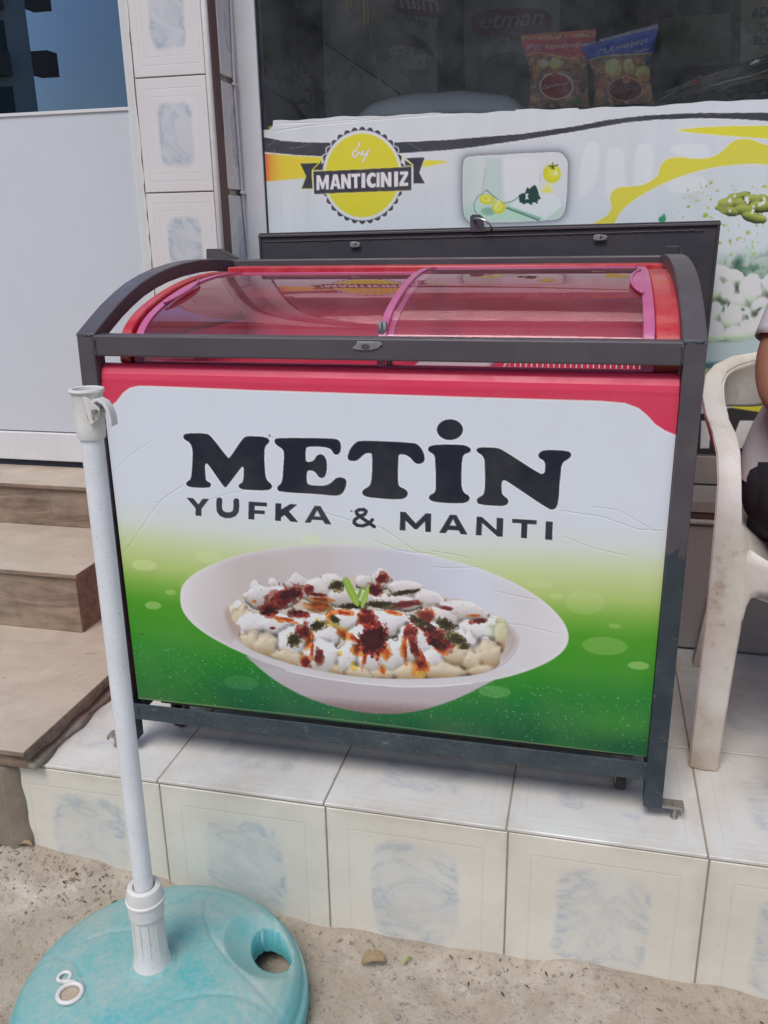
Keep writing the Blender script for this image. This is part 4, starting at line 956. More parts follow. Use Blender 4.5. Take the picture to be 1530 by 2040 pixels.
for q in [(262,330,40,60,.1,.1),(240,300,28,34,0,.1),(300,415,46,54,.2,.12),(352,430,58,54,.1,.06),(440,470,76,40,.25,.08),(520,500,60,30,.2,.1),(1228,390,34,76,.05,.08),(1180,465,58,66,0,.1),(1120,485,48,52,.3,.08),(1062,462,62,56,.1,.05),(1010,520,90,38,.1,.06),(885,525,74,40,0,.06),(700,525,60,30,.2,.1),(605,508,58,26,.2,.1),(1248,362,24,36,0,.1),(790,528,60,26,0,.1),(1150,515,60,30,0,.1)]:
    FL.append(q[:5]+(DG, DGl, q[5], .55))
for q in [(300,352,62,52,.2,.05),(390,350,80,52,.1,0),(450,425,62,78,.25,0),(560,470,76,68,.1,0),(650,335,96,52,0,0),(748,470,62,80,0,0),(650,480,46,66,.1,0),(800,345,104,56,0,0),(905,430,76,92,.2,0),(820,470,66,76,0,0),(1010,400,110,54,.3,0),(1140,375,72,46,.3,0),(1085,410,66,46,.2,0),(960,480,60,54,.2,0),(510,350,70,50,0,0),(570,395,62,52,0,0),(1205,350,36,44,0,.06),(720,400,70,60,0,0),(930,350,80,44,.2,0)]:
    FL.append(q[:5]+(YG, YGl, q[5]))
mk_, cc_, ff_ = relief(p, (NV, NU), FL, 1.8659, 340, 1060, k=1.0, gain=.45, seed=3, ao=.5, br=2, wb=.26)
fc.c = np.where(mk_[:, None], cc_, fc.c); fc.over((p.ell(1215/1.8659+340, 350/1.8659+1060, 22, 30) < 1)*.25, (176, 206, 150))
ff_ = np.clip(ff_, .6, 1.12)
for q in [(250,372,12,30),(1232,440,8,24),(545,448,12,22),(560,478,14,16)]:
    fc.over(np.clip(1.1-fc.ell(q[0]/1.8659+340, q[1]/1.8659+1060, q[2]/1.8659, q[3]/1.8659, 0), 0, .8), (84, 58, 46))
def splash(cx, cy, rx, ry, ang, col, seed, thr=.5, sc=9., a=.95, sx=1., sy=1.):
    cx, cy, rx, ry = cx/1.8659+340, cy/1.8659+1060, rx/1.8659, ry/1.8659
    e = fc.ell(cx, cy, rx, ry, ang); n = fc.noise(sc, seed, 4, sx, sy); f = (1-e)*1.0+(n-.5)*1.35
    fc.over(S(f, thr-.48, thr-.26)*a*(e < 1.7), np.asarray(col, float)[None]*ff_[:, None])
OR, OR2, YE = (204, 128, 58), (182, 82, 40), (210, 176, 76); DR, RD, BK = (92, 28, 32), (142, 44, 40), (56, 24, 30)
for i, q in enumerate([(550,272,60,26,0),(590,312,20,34,.3),(640,378,34,20,.5),(690,440,30,22,.6),(512,400,16,50,.1),(800,448,26,30,.2),(865,425,15,44,.1),(925,505,34,42,.5),(405,322,30,13,.2),(1125,310,32,6,.05),(500,478,20,26,0),(960,300,30,16,0),(785,512,14,22,0),(735,330,45,30,.3),(310,257,8,6,0)]):
    splash(*q, (206, 150, 92), 40+i, .42, 14., .8); splash(q[0]+2, q[1]+2, q[2]*.8, q[3]*.8, q[4], OR, 50+i, .5, 8., .85); splash(q[0]+3, q[1], q[2]*.7, q[3]*.7, q[4], OR2, 70+i, .62, 5.)
for i, q in enumerate([(525,430,10,60,.05),(690,400,60,12,.5),(640,300,50,12,.1),(870,440,10,60,-.1),(940,480,12,50,-.3),(770,450,14,44,.1),(830,300,40,8,.2),(560,250,60,10,.1),(430,325,40,10,.3),(1000,440,40,10,.4),(720,470,10,40,.2)]): splash(*q, (198, 112, 52), 300+i, .5, 9., .85); splash(q[0]+2, q[1], q[2]*.6, q[3]*.7, q[4], (150, 52, 38), 320+i, .55, 6., .9)
for q in [(628,452,9,9,0),(682,497,13,20,0),(600,345,60,9,.3),(930,530,26,18,.4)]: splash(*q, YE, 5, .42, 9., .8)
for i, q in enumerate([(425,242,80,34,-.35),(370,288,34,26,0),(478,305,40,15,.15),(515,215,18,22,.6),(785,170,26,22,0),(760,215,30,24,0),(870,268,68,13,-.1),(1025,282,26,8,.2),(732,318,38,36,.1),(890,372,30,30,0),(905,430,18,50,-.3),(945,318,34,28,0),(1000,395,62,34,.5),(1145,332,34,11,-.1),(492,372,26,34,.2),(502,486,20,22,0),(552,462,18,30,.1),(380,357,12,6,0),(545,232,38,7,.1),(930,490,16,16,0)]):
    splash(q[0], q[1], q[2]*1.15, q[3]*1.15, q[4], (140, 80, 62), 100+i, .5, 10., .75); splash(*q, RD, 115+i, .56, 8., .85); splash(q[0], q[1]+1, q[2], q[3], q[4], DR, 130+i, .68, 4.)
for i, q in enumerate([(752,400,46,56,.45),(440,232,40,18,-.3),(362,298,20,14,0),(940,345,50,16,.5),(990,412,36,18,.4)]): splash(*q, RD, 160+i, .32, 7.); splash(*q, BK, 170+i, .40, 5.)
for i, q in enumerate([(620,200,34,26,0),(548,348,42,22,-.2),(460,400,32,32,0),(610,325,28,16,.5),(780,268,60,16,.05),(690,272,70,14,-.1),(860,226,64,11,-.2),(920,330,46,18,.5),(1022,345,40,26,.5),(1062,400,56,26,.45),(905,220,34,8,-.3),(1090,425,26,16,0)]):
    splash(*q, (150, 138, 92), 200+i, .62, 6.); splash(*q, (66, 62, 36), 230+i, .66, 3.2, .9); splash(*q, (40, 34, 22), 260+i, .76, 2.6, .8)
# scattered flecks
r = random.Random(4)
for _ in range(150):
    cx, cy = r.uniform(300, 1200), r.uniform(190, 500); fc.disc(cx/1.8659+340, cy/1.8659+1060, r.uniform(.6, 1.5), r.uniform(.5, 1.2), r.choice([(90, 60, 50), (110, 90, 60), (120, 50, 40)]), 0, .5, .7)
# mint leaves
for pl, cl in (([(642,160),(660,170),(685,215),(705,262),(698,278),(680,268),(655,225),(642,190)], (128, 160, 62)), ([(735,194),(740,215),(728,262),(712,285),(704,275),(710,240),(722,212)], (134, 166, 70)), ([(716,198),(712,225),(700,250),(692,240),(700,215)], (104, 138, 48))):
    fc.poly(smooth_poly(T(pl), 1), cl, 1.2); q = T(pl); fc.line([q[0], q[len(q)//2]], 1.2, (168, 192, 104), .7)
p.c = p.c*(1-af[:, None])+fc.c*af[:, None]
# front lip of the rim passes before the food
lipb = T([(240,395),(300,440),(380,472),(480,502),(600,526),(740,545),(900,549),(1050,543),(1160,530),(1225,502),(1300,520),(1130,562),(980,576),(830,575),(660,558),(500,530),(350,485),(220,428)])
p.over(p.cov(lipb, 2.)*.85, (190, 187, 190)); p.line(T([(430,515),(560,542),(700,562),(860,575),(1000,573),(1120,562)]), 2.2, (214, 214, 218), .8)
# red corners at the top
redc = (196, 62, 88)
top = [(150, 640), (1420, 640), (1420, 905), (1345, 866), (1325, 858), (1305, 845), (1290, 828), (1272, 813), (1245, 803), (1200, 799), (900, 790), (500, 777), (300, 769), (275, 769), (258, 773), (245, 783), (232, 800), (222, 808), (205, 812), (150, 830)]
p.over(p.cov([(x, y+2.5) for x, y in top], 1.2)*.5, (225, 228, 232))
RED = np.array([.70, .045, .105]); a = p.cov(top, 1.2)
# lettering
DK, DK2, OUT = (24, 28, 42), (32, 38, 50), (214, 219, 226)
Z = lambda pts: tr(pts, 1.8659, 340, 820)
Mg = [(45,88),(60,80),(130,80),(150,90),(212,172),(220,172),(268,98),(285,90),(350,93),(368,104),(366,116),(352,128),(348,150),(350,220),(356,255),(376,270),(378,284),(360,294),(268,291),(250,280),(256,268),(270,262),(272,210),(268,204),(262,208),(212,275),(203,284),(192,272),(140,196),(132,192),(127,200),(130,250),(134,258),(150,266),(150,278),(140,284),(78,282),(60,276),(56,266),(64,258),(76,250),(80,200),(82,150),(78,128),(70,114),(50,104)]
Eg = [(385,104),(398,97),(610,99),(628,108),(634,125),(632,150),(620,162),(606,158),(600,145),(590,136),(560,130),(515,130),(504,134),(502,150),(502,180),(506,187),(522,186),(534,180),(540,166),(552,158),(568,160),(580,180),(582,210),(576,240),(564,248),(550,244),(542,230),(530,220),(514,218),(506,224),(506,262),(512,272),(550,276),(580,274),(600,262),(612,248),(628,243),(648,248),(655,260),(650,285),(638,306),(618,314),(560,308),(410,299),(396,292),(396,278),(410,268),(416,250),(418,210),(422,160),(418,140),(398,128),(386,116)]
Tg = [(657,165),(668,135),(690,112),(708,107),(900,115),(920,122),(938,145),(946,175),(940,190),(920,196),(906,190),(890,170),(872,160),(852,158),(846,166),(845,270),(852,280),(876,290),(883,304),(876,320),(850,328),(740,320),(716,312),(710,300),(718,288),(742,276),(748,240),(750,160),(742,153),(722,156),(706,172),(690,184),(668,184),(658,176)]
Ig = [(955,136),(966,126),(1000,122),(1080,122),(1108,130),(1118,142),(1112,152),(1092,158),(1084,172),(1080,240),(1082,285),(1092,304),(1110,312),(1112,326),(1104,336),(1080,342),(990,338),(964,330),(958,318),(966,308),(982,302),(986,280),(984,200),(982,166),(974,156),(958,148)]
Ng = [(1135,140),(1148,132),(1215,134),(1240,146),(1370,230),(1384,232),(1392,222),(1392,190),(1384,180),(1368,172),(1366,158),(1378,146),(1400,142),(1470,145),(1488,152),(1490,166),(1476,178),(1456,190),(1450,220),(1442,330),(1436,355),(1422,366),(1400,360),(1250,258),(1238,254),(1230,262),(1230,300),(1236,312),(1254,324),(1256,338),(1248,348),(1225,352),(1150,346),(1138,338),(1138,324),(1150,316),(1162,310),(1168,290),(1168,200),(1166,175),(1156,160),(1140,152)]
dot = [(1038+49*math.cos(k*.2618), 67+39*math.sin(k*.2618)) for k in range(24)]
for gph in (Mg, Eg, Tg, Ig, Ng, dot): p.poly(smooth_poly(Z(gph), 2), DK, outline=OUT, ow=2.0)
small = [[(58,319),(84,322),(103,345),(118,324),(144,324),(115,362),(115,388),(92,387),(92,359)], [(290,334),(358,338),(358,353),(313,351),(312,366),(350,368),(350,382),(312,380),(311,402),(288,400)],
 [(389,340),(412,341),(411,363),(445,343),(472,345),(440,371),(475,411),(447,410),(423,385),(411,393),(410,407),(388,406)], [(853,372),(873,373),(911,415),(948,378),(969,379),(968,448),(946,447),(945,409),(916,438),(906,437),(873,405),(873,442),(851,441)],
 [(1137,390),(1157,391),(1211,440),(1212,394),(1237,396),(1234,466),(1215,465),(1158,414),(1156,461),(1134,460)], [(1270,398),(1361,404),(1360,420),(1326,418),(1325,472),(1302,470),(1303,416),(1269,414)], [(1394,407),(1421,409),(1419,478),(1391,476)],
 [(535,350),(557,351),(598,420),(573,418),(566,405),(527,402),(519,414),(497,413)], [(1038,383),(1062,384),(1104,457),(1078,456),(1071,442),(1031,440),(1022,452),(997,451)]]
for gph in small: p.poly(Z(gph), DK2, outline=OUT, ow=1.3)
p.line(Z([(181,330),(180,352),(182,368),(190,379),(204,385),(222,385),(236,379),(243,368),(244,354),(244,333)]), 12, DK2, outline=OUT, ow=1.3)
p.line(Z([(757,428),(735,412),(712,396),(692,380),(690,371),(700,365),(718,364),(727,371),(722,381),(700,391),(684,402),(682,414),(694,423),(714,425),(734,418),(750,402)]), 7.2, DK2, outline=OUT, ow=1.2)
bgc = stops(hh, [(a_, c) for a_, c in gs])
for hole in ([(545,366),(557,391),(533,389)], [(1050,399),(1062,425),(1037,423)]):
    ah = p.cov(Z(hole), 1.); p.c = p.c*(1-ah[:, None])+bgc*ah[:, None]
# tiny nicks, and dust low down
r = random.Random(6)
for _ in range(900):
    xx = r.uniform(245, 1300); t = r.random()**.8; yy = 1280+.105*(xx-250)+(1-t)*110
    if r.random() < .8: p.disc(xx, yy, r.uniform(.7, 1.6), r.uniform(.5, 1.0), (150, 190, 150), r.uniform(-.3, .3), .6, r.uniform(.3, .85))
for xx, yy in ((537, 868), (283, 1263), (973, 905), (700, 1018)): p.disc(xx, yy, 2.2, 1.6, (40, 40, 40), 0, .4, .9)
p.line([(245, 1387), (700, 1436), (1290, 1508)], 2.0, (150, 140, 110), .6)
# creases in the film: raised lines
cr = np.zeros(len(X)); q = Paint(X, Y, (0, 0, 0))
for pts, wdt in [([(247,1100),(262,1082),(290,1040),(312,1008),(322,998),(340,984),(365,968)], 2.6), ([(300,1000),(318,1002),(330,990)], 2.), ([(640,1020),(700,1038),(760,1052),(790,1072),(830,1100),(870,1105)], 2.2), ([(745,1076),(790,1096),(840,1104)], 2.), ([(860,1098),(900,1104),(935,1112)], 1.8), ([(1120,1018),(1200,1030),(1270,1055),(1320,1058)], 2.2), ([(1125,1070),(1180,1092),(1250,1108)], 1.8), ([(1180,1010),(1230,1016),(1310,1062)], 1.8), ([(500,885),(540,872),(590,880),(620,895)], 1.6), ([(420,995),(450,985),(500,975)], 1.6), ([(230,935),(262,905),(300,880)], 1.4), ([(860,1130),(900,1132),(950,1130)], 1.6), ([(985,1178),(1040,1190),(1070,1196)], 1.6), ([(950,800),(975,790),(1000,778)], 1.5), ([(985,1240),(1040,1246),(1110,1262)], 1.5)]:
    q.c[:] = 0; q.line(pts, wdt, (1, 1, 1)); cr = np.maximum(cr, q.c[:, 0])
Lred = a[:, None]
inkrgb = p.c
ob = sheet('printed_front', P, NU, NV, inkrgb, 'front_print', fz, crease=cr)
# the red corners take the cabinet's own red
ca = ob.data.color_attributes['ink']; buf = np.empty(len(X)*4, np.float32); ca.data.foreach_get('color', buf); buf = buf.reshape(-1, 4); buf[:, :3] = buf[:, :3]*(1-Lred)+RED[None]*Lred; ca.data.foreach_set('color', buf.ravel())
tag(ob, 'green and white print reading METİN YUFKA & MANTI above a bowl of dumplings')

# ---------------------------------------------------------------- cage round the freezer
FW, FH, T_, TX = 1.022, .825, .034, .0312
cage = thing('freezer_cage', (.51, .3, .02), 'dark grey welded metal cage with curved side bars round the red freezer', 'cage')
cp, cw = 'cage_paint', 'cage_paint_worn'
Dp = .655
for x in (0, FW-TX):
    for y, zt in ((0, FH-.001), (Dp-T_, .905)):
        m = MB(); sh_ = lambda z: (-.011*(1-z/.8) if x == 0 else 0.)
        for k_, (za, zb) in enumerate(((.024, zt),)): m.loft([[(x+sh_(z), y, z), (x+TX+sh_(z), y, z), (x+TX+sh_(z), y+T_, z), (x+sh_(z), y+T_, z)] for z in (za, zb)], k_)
        m.build('post', ['post_paint_reflection'], cage, bevel=.0025)
ebox('top_front_rail', (TX-.002, .0008, FH-T_-.003), (FW-TX+.002, T_-.0008, FH-.0012), cp, cage, .003)
m = MB(); m.loft([[(x, y, z) for y, z in [(.001, .078), (.001, .1125), (.0045, .1125), (.0045, .0815), (.033, .0815), (.033, .078)]] for x in (TX-.009, FW-TX+.001)]); m.build('bottom_front_rail', cw, cage, bevel=.0012)
for x in (0, FW-T_): ebox('bottom_side_rail', (x+.002, T_-.001, .079), (x+TX-.002, Dp-T_+.001, .111), cw, cage, .0025)
ebox('bottom_back_rail', (T_, Dp-T_+.001, .079), (FW-T_, Dp-.002, .111), cw, cage, .0025)
ebox('top_back_rail', (-.0005, Dp-.030, .898), (FW+.0005, Dp-.0005, .927), cp, cage, .003)
ARC = [(.0, .8255), (.045, .8475), (.09, .8680), (.135, .8850), (.18, .8995), (.235, .9120), (.29, .9210), (.36, .9285), (.44, .9325), (.52, .9325), (.59, .9290), (.645, .9240)]
for x in (0, FW-T_):
    m = MB(); rings = []
    for i, (y, z) in enumerate(ARC):
        a_, b_ = ARC[max(i-1, 0)], ARC[min(i+1, len(ARC)-1)]; dy, dz = b_[0]-a_[0], b_[1]-a_[1]; L = math.hypot(dy, dz); ny, nz = -dz/L, dy/L; th = .026
        rings.append([(x-.0004, y, z), (x+T_+.0004, y, z), (x+T_+.0004, y-ny*th, z-nz*th), (x-.0004, y-ny*th, z-nz*th)])
    m.loft(rings); m.build('curved_side_bar', cp, cage, bevel=.0018, smooth='angle')
# weld beads at the corners
def bead(pts, r=.0016, name='weld_bead', mat='cage_paint_worn', parent=cage):
    rr = random.Random(int(pts[0][0]*1000)); q = []
    for i in range(len(pts)-1):
        a_, b_ = Vector(pts[i]), Vector(pts[i+1]); n = max(2, int((b_-a_).length/.004))
        for k in range(n): q.append(a_.lerp(b_, k/n)+Vector((rr.uniform(-1, 1), rr.uniform(-1, 1), rr.uniform(-1, 1)))*.0007)
    m = MB(); m.tube(q, [r*rr.uniform(.6, 1.3) for _ in q], 6); return m.build(name, mat, parent, smooth=True)
bead([(T_, .0003, FH-T_-.002), (T_, .0003, FH-.002)]); bead([(FW-T_, .0003, FH-T_-.002), (FW-T_, .0003, FH-.002)]); bead([(.001, .0003, FH-.002), (T_, .0003, FH-.002)]); bead([(FW-T_, .0003, FH-.002), (FW-.001, .0003, FH-.002)])
bead([(FW-T_, .0005, .078), (FW-T_, .0005, .1125)]); bead([(T_, .0005, .078), (T_, .0005, .1125)])
# lock tab welded to the front rail
A = at(705, 694, 1, -.001); Bc = at(763, 686, 1, -.001)
m = MB(); n = 22; ring = []
tabpts = [at(x, y, 1, -.0015) for x, y in [(711,680),(758,681),(762,686),(752,694),(742,697),(720,698),(704,696),(702,692),(709,687)]]
m.prism([tuple(q_) for q_ in tabpts], (0, .0022, 0)); lt = m.build('lock_tab', 'bare_weld', cage, bevel=.0008)
hc = at(728, 690.5, 1, -.0019); m = MB(); m.lathe([(.0008, 0), (.0072, 0), (.0072, .0006), (.0008, .0006)], (hc[0], hc[1]-.0006, hc[2]), 20, ax='y')
m.v = [(hc[0]+(a_-hc[0]), b_, hc[2]+(c_-hc[2])*.55) for a_, b_, c_ in m.v]; m.build('padlock_hole', 'cage_paint', lt)
# feet: flat lugs with a levelling bolt
for sx, x0 in ((1, FW), (-1, 0.)):
    x0 = x0-(.010 if sx < 0 else 0); a_, b_ = (x0-.002*sx), x0+.036*sx; lo, hi = min(a_, b_), max(a_, b_)
    for yy in (.004, Dp-.03):
        m = MB(); m.box((lo, yy, .0245), (hi, yy+.024, .0285)); m.box((b_-.0006 if sx > 0 else b_, yy, .0185), (b_+.0012 if sx > 0 else b_+.0014, yy+.024, .0285)); f_ = m.build('foot_lug', 'bare_steel', cage, bevel=.001)
        m = MB(); cx_ = (a_+b_)/2+.006*sx; m.lathe([(.0055, 0), (.0062, .001), (.0062, .0025), (.003, .003), (.003, .0035)], (cx_, yy+.012, .0285), 18); m.lathe([(.0038, 0), (.0038, .0245)], (cx_, yy+.012, .0005), 12); m.lathe([(.0065, 0), (.0065, .002), (.0035, .003)], (cx_, yy+.012, .0), 14)
        m.build('levelling_bolt', 'bare_steel', f_, smooth='angle')
# lid: sheet metal pan swung open behind, leaning back
LX0, LX1, LYf, LZt, LZb = .062, 1.113, .690, .985, .62
lz = lambda x: LZt+(x-LX0)/(LX1-LX0)*.010
def lean(z): return (z-LZb)*.10
m = MB(); y0, y1 = LYf, LYf+.022
m.prism([(LX0, y0+lean(lz(LX0)), lz(LX0)), (LX1, y0+lean(lz(LX1)), lz(LX1)), (LX1-.008, y0, LZb), (LX0+.012, y0, LZb)], (0, .003, 0))
lid = m.build('lid', 'lid_paint', cage, bevel=.001)
def bar(a_, b_, w0, w1, mat, nm):   # bar along a-b with width w0 in y and w1 in z
    m = MB(); a_, b_ = Vector(a_), Vector(b_); d = (b_-a_).normalized(); yy = Vector((0, 1, 0)); nn = d.cross(yy).normalized()
    m.prism([a_, a_+yy*w0, a_+yy*w0+nn*w1, a_+nn*w1], b_-a_); return m.build(nm, mat, lid, bevel=.0012)
bar((LX0-.001, y0+lean(LZt)-.006, LZt-.004), (LX1+.001, y0+lean(LZt+.010)-.006, LZt+.006), .03, -.006, 'cage_paint', 'lid_lip')
bar((LX1-.006, y0+lean(LZt)-.004, LZt+.002), (LX1-.014, y0-.004, LZb), .028, .006, 'lid_paint', 'lid_side'); bar((LX0+.006, y0+lean(LZt)-.004, LZt-.006), (LX0+.018, y0-.004, LZb), .028, -.006, 'lid_paint', 'lid_side')
zq = LZt-.020
bead([(LX0+.012, y0+lean(zq)-.0015, zq), (.35, y0+lean(zq)-.0015, zq+.003), (.7, y0+lean(zq)-.0015, zq+.006), (LX1-.03, y0+lean(zq)-.0015, zq+.011)], .0010, 'seam', 'cage_paint', lid)
for q_, w_ in (((708, 487), .013), ((1196, 473), .0155)):
    c = at(*q_, 1, y0+.028); m = MB(); pl = [(c[0]+w_*dx, c[1]-.004+.0, c[2]+.0065*dz) for dx, dz in [(-1, -.5), (-.9, .8), (-.2, 1), (.6, .8), (1, .3), (.85, -.7), (.2, -1), (-.7, -1)]]
    m.prism(pl, (0, .003, 0)); hm = m.build('hinge_weld', 'bare_weld', lid, bevel=.001); m = MB(); m.box((c[0]-.001, c[1]-.0046, c[2]-.002), (c[0]+.003, c[1]-.0038, c[2]+.0025)); m.build('weld_hole', 'lid_paint', hm)
# hasp plate standing on the lid, and the shackle of a lock through it
hp_ = [tuple(at(x, y, 1, y0+.03)) for x, y in [(937, 462), (936, 432), (941, 427), (956, 427), (963, 433), (966, 462)]]
m = MB(); m.prism(hp_, (0, .003, 0)); m.build('hasp', 'cage_paint', lid, bevel=.0008)
ca_ = [tuple(at(x, y, 1, yv)) for x, y, yv in [(947, 447, .735), (944, 440, .722), (948, 435, .708), (957, 436, .700), (967, 440, .697), (976, 446, .698), (980, 453, .702), (979, 460, .706)]]
m = MB(); m.tube(ca_, .0026, 10); pk = m.build('padlock_shackle', 'chrome', smooth=True); tag(pk, 'chrome padlock shackle hooked through the hasp on top of the open lid', 'padlock')
# bent brackets at both back corners
lb = [tuple(at(x, y, 1, .64)) for x, y in [(411, 520), (411, 496), (434, 496), (470, 514), (470, 527)]]
m = MB(); m.prism(lb, (0, .0025, 0)); m.prism([tuple(lb[1]), tuple(lb[2]), tuple(lb[2]-np.array([0, 0, .0025])), tuple(lb[1]-np.array([0, 0, .0025]))], (0, .022, 0)); m.prism([tuple(lb[2]), tuple(lb[3]), tuple(lb[3]-np.array([0, 0, .0025])), tuple(lb[2]-np.array([0, 0, .0025]))], (0, .022, 0)); m.build('corner_bracket', 'cage_paint', cage, bevel=.0006)
b0, b1, b2, b3 = [at(x, y, 1, .655) for x, y in [(1326, 491), (1357, 490), (1357, 512), (1322, 512)]]
m = MB(); m.prism([tuple(b0), tuple(b1), tuple(b1-np.array([0, 0, .0025])), tuple(b0-np.array([0, 0, .0025]))], (0, .02, 0)); m.prism([tuple(b1), tuple(b2), tuple(b2-np.array([.0025, 0, 0])), tuple(b1-np.array([.0025, 0, 0]))], (0, .02, 0)); m.build('corner_bracket', 'cage_paint', cage, bevel=.0004)

# ---------------------------------------------------------------- window sticker
DX0, DX1 = .0498, 2.2; dy_ = GY-.0005
NU, NV = 900, 420
ux = np.concatenate([np.linspace(DX0, 1.32, 780), np.linspace(1.325, DX1, 120)]); tv = np.linspace(0, 1, NV)
ztop = 1.2415+.0035*np.sin(ux*5+.4)+.0015*np.sin(ux*31)+.0008*np.sin(ux*83)
ztop = np.where(ux < .075, ztop-.012-(.075-ux)*.9, ztop); ztop = np.where((ux > .66) & (ux < .80), ztop+.003, ztop)
XX = np.tile(ux[None], (NV, 1)); ZZ = ztop[None]*(1-tv[:, None])+.456*tv[:, None]
P = np.stack([XX.ravel(), np.full(XX.size, dy_), ZZ.ravel()], 1); X, Y = px_arr(P)
p = Paint(X, Y, (170, 177, 180))
# pale ghost letters and streaks of the design
st = p.noise(36, 3, 3, 1., .05); p.c += ((st-.5)*9)[:, None]
p.over(S(p.Y, 330, 520)*.5, (178, 186, 192)); p.over(np.clip(1-p.ell(850, 300, 420, 60), 0, 1)*.2, (176, 184, 184))
ZA = lambda pts: tr(pts, 3.825, 1130, 240); Z2 = lambda pts: tr(pts, 2.8333, 500, 0); Z3 = lambda pts: tr(pts, 2.4286, 900, 0); ZB = lambda pts: tr(pts, 5.4643, 580, 240); ZC = lambda pts: tr(pts, 5.8846, 900, 280)
for q in ([(130,180),(200,160),(250,180),(240,420),(170,560),(60,600)], [(300,215),(360,200),(440,215),(440,600),(290,640)], [(515,190),(590,170),(660,195),(650,430),(560,600),(500,600)], [(790,190),(1000,175),(1080,200),(1090,290),(960,290),(780,250)], [(760,440),(1000,420),(1060,440),(1060,540),(760,560)]):
    p.poly(smooth_poly(ZA(q), 2), (181, 188, 190), 2., .6)
# black wave and yellow swashes
wave = Z2([(40,770),(85,775),(180,795),(300,803),(450,805),(830,803),(1100,790),(1530,755)])+Z3([(600,610),(750,580),(950,557),(1200,546),(1530,545),(4200,700),(4200,780),(1530,586),(1400,577),(1200,572),(1000,579),(850,592),(600,636),(340,678)])+Z2([(1250,832),(1100,848),(850,865),(400,882),(250,875),(95,860),(40,852)])
sw = Z2([(60,866),(250,880),(400,887),(400,990),(350,1002),(60,1026)]); a = p.cov(sw, 1.2)
p.over(a, stops(p.X, [(530, (200, 96, 56)), (541, (200, 140, 52)), (560, (190, 165, 50)), (640, (178, 172, 54))]))
p.poly(smooth_poly(Z2([(965,903),(1060,904),(1125,915),(1060,926),(965,948)]), 1), (180, 176, 60))
p.poly(wave, (48, 51, 58), 1.2, 1., outline=(196, 203, 205), ow=1.2)
for q in (Z2([(215,838),(280,830),(340,808)]), Z2([(90,822),(140,800),(180,795)]), Z2([(880,800),(920,825),(958,845)]), Z3([(1225,550),(1245,558),(1255,552)]), Z3([(1270,548),(1290,556),(1300,550)])): p.line(q, .9, (110, 112, 116), .8)
p.poly(ZA([(820,76),(1000,52),(1250,42),(1530,40),(2300,60),(2300,190),(1530,140),(1250,120),(1000,98)]), (178, 174, 52), 1.2, 1., outline=(190, 197, 190), ow=.8)
yw = smooth_poly(ZA([(150,820),(210,778),(300,730),(345,668),(322,600),(335,545),(380,512),(450,503),(560,500),(660,452),(700,405),(705,350),(745,302),(800,280),(870,278),(960,293),(1090,288),(1180,240),(1245,168),(1300,142),(1370,138),(1440,158),(1530,195),(2300,240),(2300,420),(1530,332),(1400,330),(1200,342),(1000,382),(850,430),(700,492),(560,572),(450,650),(390,720),(365,775),(330,850)]), 2)
p.poly(yw, (176, 172, 60), 1.2, 1., outline=(190, 192, 186), ow=.8)
# cheese picture in its rounded frame
rect = smooth_poly(ZC([(125,250),(175,190),(260,181),(1180,132),(1290,140),(1360,240),(1362,300),(1345,780),(1290,900),(1190,938),(480,965),(240,965),(180,935),(128,850)]), 2)
d = p.dist(rect, 60); p.over(np.exp(-np.clip(-d, 0, 99)/7.)*.75*(d < 1), (74, 78, 88)); a = np.clip(d/1.2+.5, 0, 1)
sub = Paint(p.X, p.Y, (172, 178, 180)); sub.over(S(-p.X, -985, -915)*.5+S(p.Y, 395, 425)*.5, (146, 168, 158))
sub.poly(ZC([(360,600),(400,200),(595,200),(600,700)]), (150, 170, 164), 5, .8); sub.poly(ZC([(600,200),(1030,200),(1030,640),(620,740)]), (178, 183, 185), 4, .9)
sub.poly(smooth_poly(ZC([(255,740),(410,590),(600,740),(900,720),(1280,720),(1300,780),(1200,900),(900,950),(380,930),(270,830)]), 2), (150, 178, 162), 4, .9)
sub.poly(ZC([(665,765),(800,690),(1200,610),(1310,760),(1100,925),(1050,910)]), (176, 186, 186), 2.); sub.poly(ZC([(660,770),(1050,905),(1035,945),(640,800)]), (112, 148, 130), 2.); sub.line(ZC([(640,790),(800,850),(1020,938)]), 2.2, (44, 84, 68), .9); sub.line(ZC([(1300,690),(1290,790),(1200,870),(1100,930)]), 1., (140, 160, 158), .9)
sub.line(ZC([(410,582),(300,660),(258,740),(270,830),(300,860)]), 1.5, (70, 96, 88)); sub.line(ZC([(410,582),(500,660),(610,735)]), 1.8, (70, 104, 86)); sub.line(ZC([(610,735),(700,715),(800,655)]), 1.8, (84, 108, 98)); sub.line(ZC([(400,330),(385,430),(360,590)]), 1.4, (120, 140, 136), .8); sub.line(ZC([(1030,390),(1045,490)]), 1.4, (130, 142, 146), .8)
sub.disc(430/5.8846+900, 830/5.8846+280, 14, 8, (100, 140, 120), 0, .5, .8)
for cx, cy, rx, ry, an in ((410, 690, 92, 60, .1), (550, 785, 80, 76, -.3)):
    X0, Y0 = cx/5.8846+900, cy/5.8846+280; sub.disc(X0, Y0, rx/5.8846, ry/5.8846, (168, 168, 58), an, .12); sub.disc(X0-1, Y0-1, rx/5.8846*.6, ry/5.8846*.6, (190, 190, 92), an, .3, .9); sub.disc(X0-2, Y0-2, rx/5.8846*.35, ry/5.8846*.35, (160, 158, 60), an, .3, .7)
sub.poly(smooth_poly(ZC([(545,690),(580,700),(560,760),(480,820)]), 1), (204, 204, 130), 1., .7)
